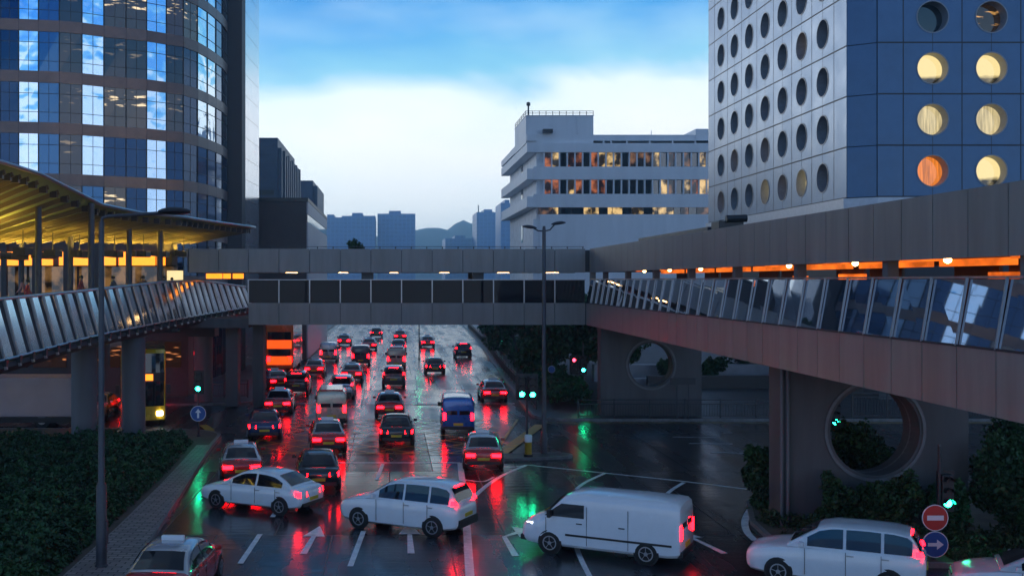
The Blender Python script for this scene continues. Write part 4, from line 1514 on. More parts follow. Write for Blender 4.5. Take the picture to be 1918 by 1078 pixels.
SG = 'shrubs on the planted island'
for lb, x, y, h, r_, n, sd in (
        ('upright shrub hugging the twin drain pipes of the big pier', 13.0, 38.2, 1.6, .55, 1300, 11),
        ('yellow flecked dense shrub at the island corner, behind the drain pipes', 13.9, 41.2, 2.0, .8, 1700, 12),
        ('rounded shrub against the pier wall, between drain pipes and opening', 14.5, 35.4, 1.7, .8, 2200, 13),
        ('low spreading shrub in front of the big round opening', 16.0, 35.3, 1.45, 1.2, 2600, 14),
        ('tall bushy shrub standing behind the big round opening', 17.3, 39.6, 3.0, 1.5, 3200, 15),
        ('slim shrub seen low through the round opening, nearest its pipe side', 15.3, 40.0, 2.4, 1.0, 1700, 16),
        ('dark shrub below the pier, beside the near signal post', 17.9, 34.9, 1.8, 1.1, 2600, 17),
        ('broad dark bush at the outer end of the big pier', 20.0, 35.0, 2.7, 1.3, 3400, 18),
        ('tall dark bush next to the picture edge, behind the broad bush', 22.0, 38.6, 3.2, 1.7, 2600, 19),
        ('low dark bush in front of the broad bush, by the grass', 20.2, 33.6, 1.9, 1.3, 2600, 20)):
    shrub(lb, x, y, h, r_, n, 'leaf_dark' if sd in (17, 18, 19, 20) else 'leaf_mid', .12, SG, sd)
# grass and weeds in front of the shrubs
rg = np.random.default_rng(8)
gx, gy = [], []
n = 9000
x_ = 12.6 + 9.5 * rg.random(n)
y_ = np.interp(x_, [12.6, 13.4, 16, 22], [36.9, 36.2, 34.6, 33.2]) + rg.normal(size=n) * .55 - .2
z_ = .13 + rg.random(n) ** 1.6 * .42
sel = (np.sin(x_ * 2.3) + np.sin(y_ * 3.1 + x_) + rg.random(n) * 2.2) > .2
tag(leaf_mesh('grass', np.stack([x_, y_, z_], 1)[sel], .11, M['grass'], seed=9, aspect=.3), 'rough grass and weeds along the foot of the island shrubs', 'grass', kind='stuff')
n = 5000
x_ = 16.5 + 4.5 * rg.random(n)
y_ = 32.1 + .5 * rg.normal(size=n) * .6
z_ = .13 + rg.random(n) ** 2 * .2
tag(leaf_mesh('grass', np.stack([x_, np.clip(y_, 31.7, 33), z_], 1), .085, M['grass'], seed=10, aspect=.3), 'short green verge grass beside the no entry bollard', 'grass', kind='stuff')


def tree(label, x, y, h, r_, n=3500, seed=1, group='dark street trees along the railing', mt='leaf_dark'):
    rg = np.random.default_rng(seed)
    t = thing('street_tree', label, 'tree', (x, y, .13), group=group)
    tr = MB()
    top = Vector((x + rg.normal() * .3, y, .13 + h * .55))
    tr.tube([(x, y, .1), (x + .05, y, h * .25), top], [.2, .15, .11], 8)
    cs = []
    for k in range(11):
        a = k * 2.4 + rg.random()
        d = r_ * (.25 + .7 * rg.random())
        c = Vector((x + math.cos(a) * d, y + math.sin(a) * d, h * (.40 + .52 * rg.random())))
        q = r_ * (.34 + .26 * rg.random())
        cs.append((*c, q, q, q * .75))
        tr.tube([top - Vector((0, 0, h * .1 * rg.random())), top.lerp(c, .5) + Vector((0, 0, .25)), c], [.08, .05, .02], 6)
    tr.build('trunk', M['bark'], t, smooth=True)
    leaf_mesh('crown', clump_points(cs, n, rg), .2, M[mt], t, seed + 70)
    return t


for lb, x, y, h, r_, sd in (
        ('street tree just past the railing end, its crown under the crossing footbridge', 12.6, 92, 6.6, 2.6, 21),
        ('street tree beside the central lamp post, right under the footbridge', 12.0, 80, 6.0, 2.2, 22),
        ('wide street tree filling the dark gap before the first pier', 17.0, 88, 7.0, 3.2, 23),
        ('slender street tree far down the railing where the lit kerb ends', 14.3, 116, 7.0, 2.6, 24),
        ('street tree behind the wide one, against the post office wall', 19.5, 108, 8.0, 3.6, 25),
        ('street tree seen between the far pier and the arrow signal', 15.6, 80, 6.4, 2.2, 26),
        ('street tree leaning over the railing before the first footpath bend', 11.9, 103, 6.2, 2.6, 28),
        ('far street tree where the railing fades out', 14.6, 134, 7.5, 3.2, 29),
        ('street tree at the corner behind the arrow signal and red light', 14.9, 75.0, 6.0, 1.9, 30),
        ('old street tree by the blue roundel sign, low over the pavement', 16.8, 98, 7.2, 3.2, 27)):
    tree(lb, x, y, h, r_, 3800, sd)
rg = np.random.default_rng(44)
n = 14000
y_ = 70.5 + 110 * rg.random(n) ** 1.4
x_ = np.interp(y_, [70, 95, 140, 185], [10.4, 11.2, 13.0, 14.8]) + 2.6 * rg.random(n)
z_ = .14 + (1.25 + .25 * np.sin(y_ * 1.3) + .2 * np.sin(x_ * 3 + y_ * .6)) * (1 - .7 * rg.random(n) ** 2)
tag(leaf_mesh('hedge_planting', np.stack([x_, y_, z_], 1), .17, M['leaf_dark'], seed=45), 'dark low hedge planting running along behind the long railing', 'hedge', kind='stuff')
# planted terrace across the side road
t = thing('planter_terrace', 'pale stepped planter walls across the side road, seen past the far pier', 'planter', (28, 92, 0))
st_m = mat('terrace_stone', (0.36, 0.36, 0.38), 0.35, var=.2, scale=.7)
m = MB()
m.box(16.5, 31, 84, 85, .1, .75).box(16.5, 31, 88, 89.2, .1, 1.5)
m.build('planter_wall', st_m, t)
m = MB()
m.box(19.5, 60, 82.5, 83, .1, 1.1)
m.build('low_wall', M['black'], t)
for lb, x, y, h, r_, mt, sd in (
        ('round clipped bush on the terrace, by the far pier edge', 21.8, 86.4, 1.5, .95, 'leaf_mid', 31),
        ('round clipped bush on the terrace under the yellow blossom', 25.6, 86.6, 1.6, 1.05, 'leaf_mid', 32),
        ('yellow blossoming shrub at the top of the terrace', 24.6, 90.6, 1.5, 1.5, 'leaf_yellow', 33),
        ('green trailing shrub on the terrace beside the yellow blossom', 28.6, 90.6, 1.7, 1.5, 'leaf_mid', 34),
        ('green shrub seen through the round opening of the far pier', 19.4, 90.4, 1.7, 1.2, 'leaf_mid', 35)):
    shrub(lb, x, y, h, r_, 1100, mt, .16, 'shrubs on the terrace', sd, z0=.55 if y < 88 else 1.3)
# tuft on the footbridge roof line
shrub('small weed tuft growing on the crossing footbridge roof', -2.4, 72.6, .6, .75, 300, 'leaf_mid', .14, None, 41, z0=10.2, name='roof_weed')

# ---------------------------------------------------------------- street furniture
def signal_head(t, x, y, z0, lit, face=-1, mat_name=None, w_=.34, lens_r=.115):
    """three-lens signal head facing the camera; z0 is its foot"""
    hd = MB().box(x - w_ / 2, x + w_ / 2, y, y + .22, z0, z0 + 1.05).build('signal_head', M['black'], t, bevel=.03)
    MB().box(x - w_ / 2 - .1, x + w_ / 2 + .1, y + .17, y + .19, z0 - .1, z0 + 1.15).build('backboard', M['black'], t)
    for k, c in enumerate(('green', 'amber', 'red')):
        zc = z0 + .19 + .335 * k
        vis = MB()
        n = 14
        ring = lambda r_, yy: [(x + math.cos(math.pi * (k2 / n)) * r_, yy, zc + math.sin(math.pi * k2 / n) * r_) for k2 in range(n + 1)]
        A, B = ring(lens_r + .025, y - .2), ring(lens_r + .025, y + .01)
        for k2 in range(n):
            vis.quad(A[k2], A[k2 + 1], B[k2 + 1], B[k2])
        vis.build('visor', M['black'], hd)
        on = c == lit
        mt = {'green': 'green_lens', 'red': 'red_lens', 'amber': 'amber_ind'}[c] if on else 'black'
        MB().disc((x, y - .012, zc), (0, 1, 0), lens_r, 18, .02).build('lens', M[mt], hd)


def signal_post(label, x, y, h, heads, z0=.12, extra=None):
    t = thing('traffic_light', label, 'traffic light', (x, y, z0))
    MB().lathe((x, y, z0), [(.11, 0), (.11, .1), (.06, .14), (.055, h), (.02, h + .04)], 12).build('post', M['dark_metal'], t, smooth=True)
    for dx, zz, lit in heads:
        signal_head(t, x + dx, y - .12, zz, lit)
        if abs(dx) > .05:
            MB().box(min(x, x + dx), max(x, x + dx), y - .03, y + .03, zz + .45, zz + .51).build('arm', M['dark_metal'], t)
    return t


def roundel(t, x, y, z, r_, base, glyph, name='sign_plate'):
    pl_ = MB().disc((x, y, z), (0, 1, 0), r_, 32, .02).build(name, M[base], t)
    MB().tube([(x, y + .004, z), (x, y + .03, z)], r_ * 1.07, 32).build('rim', M['sign_white'], pl_)
    g = MB()
    yy = y - .006
    if glyph == 'up':
        g.box(x - r_ * .14, x + r_ * .14, yy - .004, yy, z - r_ * .62, z + r_ * .15)
        g.add([(x - r_ * .42, yy, z + r_ * .12), (x + r_ * .42, yy, z + r_ * .12), (x, yy, z + r_ * .68)], [(0, 1, 2)])
    elif glyph == 'right':
        g.box(x - r_ * .62, x + r_ * .15, yy - .004, yy, z - r_ * .14, z + r_ * .14)
        g.add([(x + r_ * .12, yy, z - r_ * .42), (x + r_ * .12, yy, z + r_ * .42), (x + r_ * .68, yy, z)], [(0, 1, 2)])
    elif glyph == 'bar':
        g.box(x - r_ * .68, x + r_ * .68, yy - .004, yy, z - r_ * .2, z + r_ * .2)
    if glyph:
        g.build('symbol', M['sign_white'], pl_)


p = gp(372, 822)
t = signal_post('green signal with a blue ahead arrow roundel at the hedge tip', p[0], p[1], 2.9, [(0, 2.46, 'green')])
roundel(t, p[0], p[1] - .14, 1.36, .38, 'sign_blue', 'up')
p = gp(989, 858)
t = signal_post('twin headed green signal on the traffic island beside the yellow bollard', p[0] + .02, p[1] + .55, 3.6, [(-.25, 2.76, 'green'), (.25, 2.74, 'green')])
t = thing('traffic_bollard', 'squat yellow bollard with a pale cap on the traffic island', 'bollard', (p[0], p[1] - .1, .12))
MB().lathe((p[0], p[1] - .1, .12), [(.2, 0), (.2, .06), (.17, .09), (.16, .66), (.165, .67)], 18).build('body', M['bollard_yellow'], t, smooth=True)
MB().lathe((p[0], p[1] - .1, .12), [(.175, .67), (.18, .95), (.15, 1.0), (.02, 1.02)], 18).build('cap', M['sign_white'], t, smooth=True)
MB().lathe((p[0], p[1] - .1, .12), [(.21, -.0), (.22, .03), (.2, .1)], 18).build('foot', M['black'], t, smooth=True)
p = gp(1092, 756)
signal_post('signal showing green with a second red head before the far pier', p[0], p[1], 4.0, [(.0, 2.10, 'green'), (-.62, 2.10, 'red')])
p = gp(785, 672)
signal_post('small green signal far up the road, at mid carriageway', p[0], p[1], 5.4, [(0, 4.6, 'green')], z0=.0)
p = gp(806, 668)
p = (10.6, 104)
t = signal_post('green signal beside the railing, partway up the road', p[0], p[1], 3.8, [(0, 2.4, 'green')])
p = at(1563, 789, 47)
signal_post('green signal glimpsed through the big round opening', p.x, 47, 3.0, [(0, p.z - .19, 'green')], z0=0)
t = thing('road_sign', 'round grey backed road sign seen through the big opening', 'road sign', (at(1580, 800, 46.3).x, 46.3, 0))
q = at(1580, 810, 46.3)
MB().tube([(q.x, 46.34, 0), (q.x, 46.34, q.z + .3)], .035, 8).build('post', M['dark_metal'], t)
MB().disc((q.x, 46.3, q.z), (0, 1, 0), .34, 24, .02).build('sign_plate', M['dark_metal'], t)
q = at(1772, 940, 33.4)
t = signal_post('near green signal on the island, above the no entry bollard', q.x - .2, 33.4, 3.1, [(.2, q.z - .19, 'green')])
MB().box(q.x - .23, q.x - .17, 33.36, 33.44, 3.1, 3.3).build('finial', M['column'], t)
q = gp(1752, 1056)
t = thing('sign_bollard', 'red and white no entry disc above a blue arrow roundel', 'traffic bollard', (q[0], q[1], .13))
MB().box(q[0] - .05, q[0] + .05, q[1] + .05, q[1] + .13, .13, 1.75).build('post', M['dark_metal'], t)
roundel(t, q[0], q[1], 1.36, .36, 'sign_red', 'bar')
roundel(t, q[0], q[1], .58, .36, 'sign_blue', 'right')
q = gp(1033, 757)
t = thing('road_sign', 'small blue roundel sign on a thin post by the pavement trees', 'road sign', (q[0], q[1], .13))
MB().tube([(q[0], q[1], .13), (q[0], q[1], 3.0)], .04, 8).build('post', M['dark_metal'], t)
roundel(t, q[0], q[1] - .05, 2.35, .22, 'sign_blue', '')
q = gp(1284, 792)
t = thing('name_board', 'low dark street name board on two legs in front of the far pier', 'sign', (q[0], q[1] + .6, .13))
zt = 2.6
MB().box(q[0] - .75, q[0] + .75, q[1] + .6, q[1] + .66, 2.2, 2.58).build('board', M['dark_metal'], t)
for sx in (-.32, .36):
    MB().box(q[0] + sx - .03, q[0] + sx + .03, q[1] + .66, q[1] + .72, .13, 2.5).build('leg', M['dark_metal'], t)


def lamp_head(m_name, t, x, y, z, dx, r_=.42):
    m = MB()
    rings = []
    for k in range(9):
        u = k / 8
        hw = r_ * math.sin(math.pi * min(max(u * .92 + .05, .02), .98)) ** .6
        rings.append([(x + dx * (u - .1) * r_ * 2.6, y + math.cos(2 * math.pi * j / 12) * hw * .55, z + u * .08 + math.sin(2 * math.pi * j / 12) * hw * (.42 if math.sin(2 * math.pi * j / 12) > 0 else .22)) for j in range(12)])
    return m.loft(rings).build('lamp_head', M['dark_metal'], t, smooth=True)


x0, y0 = gp(1019, 853)
t = thing('street_lamp', 'double headed street lamp standing on the traffic island', 'street lamp', (x0, y0, .12))
zt = at(1019, 428, y0).z
MB().lathe((x0, y0, .12), [(.16, 0), (.16, .9), (.11, 1.0), (.085, zt - .2), (.06, zt)], 14).build('post', M['pole'], t, smooth=True)
for sx in (-1, 1):
    MB().tube([(x0, y0, zt - .12), (x0 + sx * .28, y0, zt - .06 if sx > 0 else zt - .1), (x0 + sx * .5, y0, zt + (.2 if sx > 0 else .02))], .035, 8).build('arm', M['pole'], t, smooth=True)
    lamp_head('h', t, x0 + sx * .42, y0, zt + (.2 if sx > 0 else .02), sx, .26)
x0, y0 = gp(190, 1071)
t = thing('street_lamp', 'tall single arm street lamp rising from the brick strip beside the hedge', 'street lamp', (x0, y0, .16))
zt = at(190, 405, y0).z
MB().lathe((x0, y0, .16), [(.19, 0), (.19, .05), (.155, .08), (.15, 2.3), (.095, 2.42), (.075, zt - .3)], 16).build('post', M['pole'], t, smooth=True)
MB().tube([(x0, y0, zt - .35), (x0 + .02, y0, zt - .05), (x0 + .2, y0, zt), (x0 + 1.8, y0, zt + .1)], .05, 8).build('arm', M['pole'], t, smooth=True)
m = MB()
rings = []
for k in range(11):
    u = k / 10
    hw = .34 * math.sin(math.pi * (.04 + .92 * u)) ** .55
    rings.append([(x0 + 1.62 + u * .92, y0 + math.cos(2 * math.pi * j / 14) * hw * .8, zt + .13 + math.sin(2 * math.pi * j / 14) * hw * (.4 if math.sin(2 * math.pi * j / 14) > 0 else .28)) for j in range(14)])
m.loft(rings).build('lamp_head', M['black'], t, smooth=True)
MB().box(x0 + .145, x0 + .17, y0 - .1, y0 + .1, .8, 1.5).build('door', M['pole'], t)


def railing(label, pts, h=1.08, step=2.0, bars=True, z0=.13, bar_step=.16):
    t = thing('kerb_railing', label, 'railing', (*pts[0], z0))
    rails, bb_ = MB(), MB()
    for i in range(len(pts) - 1):
        a, b = Vector((*pts[i], z0)), Vector((*pts[i + 1], z0))
        L_ = (b - a).length
        k = max(1, round(L_ / step))
        for j in range(k + (1 if i == len(pts) - 2 else 0)):
            p_ = a.lerp(b, j / k)
            MB().box(p_.x - .04, p_.x + .04, p_.y - .04, p_.y + .04, z0, z0 + h + .06).build('post', M['dark_metal'], t)
        for zz in (h, h - .24, .14):
            rails.bar(a + Vector((0, 0, zz)), b + Vector((0, 0, zz)), .05)
        if bars:
            kb = int(L_ / bar_step)
            for j in range(kb):
                p_ = a.lerp(b, (j + .5) / kb)
                bb_.box(p_.x - .012, p_.x + .012, p_.y - .012, p_.y + .012, z0 + .14, z0 + h - .24)
    rails.build('rail', M['dark_metal'], t)
    if bars:
        bb_.build('bars', M['dark_metal'], t)
    return t


railing('grey barred railing along the side road kerb in front of the far pier', [(11.2, 64.9), (26.0, 64.9)])
railing('barred railing on the far side road, seen through the big opening', [(27.5, 64.9), (44, 64.9)], 1.5)
railing('long railing following the kerb up the road beside the trees', [(9.3, 69.2), (10.1, 95), (12.0, 140), (13.6, 190)], step=3.0, bar_step=.3)
railing('dark spiked railing behind the bus under the curved walkway', [(-13.2, 76.2), (-9.9, 76.2)], 1.2)

# ---------------------------------------------------------------- vehicles
def body_loft(stations):
    """(y, half width, bottom z, top z) from tail to nose -> closed shell"""
    m = MB()
    rings = []
    for y, w_, zb, zt in stations:
        hgt = zt - zb
        half = [(w_ * .86, zb), (w_ * .97, zb + .07), (w_, zb + hgt * .45), (w_ * .985, zb + hgt * .72), (w_ * .93, zt - .035), (w_ * .80, zt), (w_ * .35, zt + .018)]
        rings.append([(x, y, z) for x, z in half] + [(-x, y, z) for x, z in half[::-1]])
    return m.loft(rings)


def pane(m, q, inset, off):
    """window inset within the four corners q, lifted off the surface"""
    q = [Vector(v) for v in q]
    c = sum(q, Vector()) / 4
    n_ = (q[1] - q[0]).cross(q[3] - q[0]).normalized()
    if n_.dot(c - Vector((0, c.y * .3, .8))) < 0:
        n_ = -n_
    m.quad(*[v + (c - v) * inset + n_ * off for v in q])


def wheels(t, ys, xw, r_=.32, w_=.2):
    for y in ys:
        for s in (-1, 1):
            x = s * xw
            wh = MB().tube([(x - s * w_, y, r_), (x - s * .02, y, r_), (x, y, r_)], [r_, r_, r_ * .9], 20).build('wheel', M['tyre'], t, True, local=True)
            rm = MB()
            n_ = 20
            ra, rb_ = r_ * .66, r_ * .56
            c_ = lambda q, xx: [(xx, y + math.cos(2 * math.pi * k / n_) * q, r_ + math.sin(2 * math.pi * k / n_) * q) for k in range(n_)]
            rm.loft([c_(ra, x), c_(ra, x + s * .008), c_(rb_, x + s * .008), c_(rb_, x)], False)
            for k in range(5):
                a_ = 2 * math.pi * k / 5 + .3
                rm.bar((x + s * .003, y, r_), (x + s * .003, y + math.cos(a_) * rb_, r_ + math.sin(a_) * rb_), .05, .012)
            rm.tube([(x, y, r_), (x + s * .012, y, r_)], r_ * .18, 10)
            rm.build('rim', M['rim'], wh, local=True)
            MB().tube([(x - s * .1, y, r_ + .01), (x - s * .022, y, r_ + .01)], r_ * 1.14, 20).build('wheel_arch', M['black'], t, local=True)


def paint(name, c, rough=.25, metal=.2):
    return mat(name, c, rough, metal=metal, coat=.7, var=.04, scale=1.0)


PT = {'taxi red': paint('taxi_red', (0.42, 0.015, 0.012)), 'silver': paint('silver', (0.5, 0.51, 0.53), .25, .6), 'black': paint('gloss_black', (0.012, 0.012, 0.014)),
      'navy': paint('navy_blue', (0.012, 0.03, 0.10)), 'grey': paint('graphite', (0.09, 0.092, 0.10)), 'white': M['white_body'], 'dark green': paint('dark_green', (0.015, 0.05, 0.03)),
      'cream': paint('cream', (0.55, 0.5, 0.38)), 'orange': paint('bus_orange', (0.75, 0.13, 0.015)), 'yellow': paint('bus_yellow', (0.75, 0.45, 0.02)), 'blue': paint('bright_blue', (0.02, 0.12, 0.42))}


def make_sedan(colour, taxi=False, lit=True, suv=False, head=False):
    t = thing('taxi' if taxi else ('suv' if suv else 'sedan_car'), 'x', 'taxi' if taxi else 'car')
    dz = .14 if suv else 0
    bd = body_loft([(-2.25, .60, .46 + dz, .74 + dz), (-2.23, .70, .40, .84 + dz), (-2.17, .78, .34, .925 + dz), (-2.05, .83, .29, .965 + dz), (-1.75, .86, .24, .985 + dz), (-1.0, .885, .22, .965 + dz), (0, .89, .21, .945 + dz),
                    (.9, .885, .21, .925 + dz), (1.3, .875, .22, .895 + dz), (1.7, .85, .23, .835 + dz), (2.0, .80, .26, .765 + dz), (2.16, .74, .29, .70 + dz), (2.26, .64, .36, .625 + dz), (2.3, .5, .42, .55 + dz)])
    bd.build('body', PT[colour], t, True, local=True)
    zb = .93 + dz
    if suv:
        Y_ = [-2.14, -2.02, -1.86, -1.5, -.8, 0, .35, .8, 1.18]
        ZT = [zb + .02, 1.40, 1.62, 1.68, 1.70, 1.68, 1.60, 1.33, zb + .02]
        WT = [.80, .70, .66, .64, .64, .64, .65, .72, .80]
    else:
        Y_ = [-1.84, -1.45, -1.12, -.75, -.25, .15, .42, .8, 1.2]
        ZT = [.965, 1.20, 1.36, 1.425, 1.445, 1.425, 1.355, 1.165, .955]
        WT = [.80, .69, .635, .61, .60, .61, .64, .72, .80]
    wb = .825
    zt_, wt_ = (lambda y: float(np.interp(y, Y_, ZT))), (lambda y: float(np.interp(y, Y_, WT)))
    rings = []
    for y, zt, wt in zip(Y_, ZT, WT):
        hh = zt - zb
        half = [(wb, zb - .02), (wt + (wb - wt) * .32, zb + hh * .62), (wt, zt - min(.05, hh * .4)), (wt * .84, zt), (wt * .4, zt + .018)]
        rings.append([(x, y, z) for x, z in half] + [(-x, y, z) for x, z in half[::-1]])
    MB().loft(rings).build('cabin', PT['silver'] if taxi else PT[colour], t, True, local=True)
    # glazing, following the curve of the cabin
    def screen(nm, ys_, sg):
        m = MB()
        for a, b in zip(ys_[:-1], ys_[1:]):
            o = Vector((0, sg * .008, .014))
            xa, xb = wt_(a) * .84, wt_(b) * .84
            q = [(-xa, a, zt_(a)), (-xa * .4, a, zt_(a) + .018), (xa * .4, a, zt_(a) + .018), (xa, a, zt_(a))]
            r_ = [(-xb, b, zt_(b)), (-xb * .4, b, zt_(b) + .018), (xb * .4, b, zt_(b) + .018), (xb, b, zt_(b))]
            for k in range(3):
                m.quad(*[Vector(v) + o for v in (q[k], q[k + 1], r_[k + 1], r_[k])])
        m.build(nm, M['car_glass'], t, True, local=True)
    if suv:
        screen('rear_window', [-2.12, -2.02, -1.90], -1)
        screen('windscreen', [.42, .8, 1.10], 1)
        spans = ((-1.92, -1.25), (-1.17, -.32), (-.24, .66))
    else:
        screen('rear_window', [-1.74, -1.45, -1.16], -1)
        screen('windscreen', [.36, .42, .8, 1.10], 1)
        spans = ((-1.42, -.36), (-.27, .72))
    for s in (-1, 1):
        for a, b in spans:
            m = MB()
            prev = None
            for k in range(7):
                y = a + (b - a) * k / 6
                z0, z1 = zb + .035, max(zt_(y) - .085, zb + .04)
                hh = zt_(y) - zb
                xs = lambda z: wb + (wt_(y) + (wb - wt_(y)) * .32 - wb) * min((z - zb) / (hh * .62), 1) + .012 - max(0, (z - zb - hh * .62)) * (wb - wt_(y)) * .9
                cur = ((s * xs(z0), y, z0), (s * xs((z0 + z1) / 2), y, (z0 + z1) / 2), (s * xs(z1), y, z1))
                if prev:
                    m.quad(prev[0], cur[0], cur[1], prev[1])
                    m.quad(prev[1], cur[1], cur[2], prev[2])
                prev = cur
            m.build('side_window', M['car_glass'], t, True, local=True)
        for y in (-.31, .72, -1.18):
            MB().box(s * .886 - .007, s * .886 + .007, y - .006, y + .006, .34, .90 + dz).build('door_seam', M['black'], t, local=True)
        for y in (-.42, -1.28) if suv else (-.42, -1.3):
            MB().box(s * .895 - .012, s * .895 + .012, y - .09, y + .09, .80 + dz, .825 + dz).build('door_handle', M['rim'], t, local=True)
        m = MB()
        m.hexa([(s * .42, -2.262, .69 + dz), (s * .79, -2.185, .69 + dz), (s * .83, -2.0, .72 + dz), (s * .42, -2.1, .72 + dz)],
               [(s * .42, -2.235, .84 + dz), (s * .78, -2.165, .86 + dz), (s * .83, -1.99, .87 + dz), (s * .42, -2.1, .84 + dz)])
        if suv:
            m = MB().hexa([(s * .73, -2.21, .95 + dz), (s * .835, -2.13, .95 + dz), (s * .835, -2.0, .95 + dz), (s * .70, -2.0, .95 + dz)], [(s * .73, -2.16, 1.22), (s * .80, -2.10, 1.22), (s * .80, -2.0, 1.22), (s * .73, -2.0, 1.22)])
        elif taxi:
            m = MB().box(s * .56 - .2, s * .56 + .2, -2.262, -2.08, .66, .80)
        m.build('tail_light', M['red_lamp'], t, local=True)
        m = MB().hexa([(s * .42, 2.25, .52 + dz), (s * .70, 2.17, .52 + dz), (s * .77, 1.95, .56 + dz), (s * .42, 2.05, .54 + dz)],
                      [(s * .42, 2.19, .65 + dz), (s * .70, 2.10, .67 + dz), (s * .77, 1.9, .71 + dz), (s * .42, 2.0, .66 + dz)])
        m.build('headlight', M['head_lamp'] if colour == 'white' or head else M['head_off'], t, local=True)
        MB().box(s * .95 - .09, s * .95 + .09, .74, .86, .95 + dz, 1.08 + dz).build('wing_mirror', PT[colour], t, local=True, bevel=.02)
    yb = Y_[2] - .02
    MB().box(-.34, .34, yb - .05, yb + .02, zt_(yb) - .05, zt_(yb) + .005).build('brake_light', M['red_lamp'], t, local=True)
    MB().box(-.26, .26, -2.285, -2.235, .52 + dz, .63 + dz).build('number_plate', M['plate_y'], t, local=True)
    MB().box(-.70, .70, -2.27, -2.0, .34, .47 + dz).build('bumper', M['black'], t, local=True)
    MB().box(-.26, .26, 2.28, 2.32, .44, .55).build('front_plate', M['plate_w'], t, local=True)
    MB().box(-.38, .38, 2.26, 2.305, .57 + dz * .6, .64 + dz * .6).build('grille', M['black'], t, local=True)
    wheels(t, (-1.36, 1.4), .895, .33 if suv else .31)
    if taxi:
        MB().box(-.3, .3, -.42, -.27, 1.45, 1.58).build('roof_sign', M['sign_white'], t, local=True, bevel=.02)
    return t


def van_loft(stations):
    """(y, half width, bottom, top, roof half width factor) with a generously rounded roof edge"""
    m = MB()
    rings = []
    for y, w_, zb, zt in stations:
        hgt = zt - zb
        r_ = min(.22, hgt * .3)
        half = [(w_ * .9, zb), (w_ * .985, zb + .08), (w_, zb + hgt * .3), (w_ * .985, zb + hgt * .6), (w_ * .955, zt - r_)]
        for k in range(1, 5):
            a = math.pi / 2 * k / 4
            half.append((w_ * .955 - r_ * .9 * (1 - math.cos(a)), zt - r_ + r_ * math.sin(a)))
        half.append((w_ * .3, zt + .03))
        rings.append([(x, y, z) for x, z in half] + [(-x, y, z) for x, z in half[::-1]])
    return m.loft(rings)


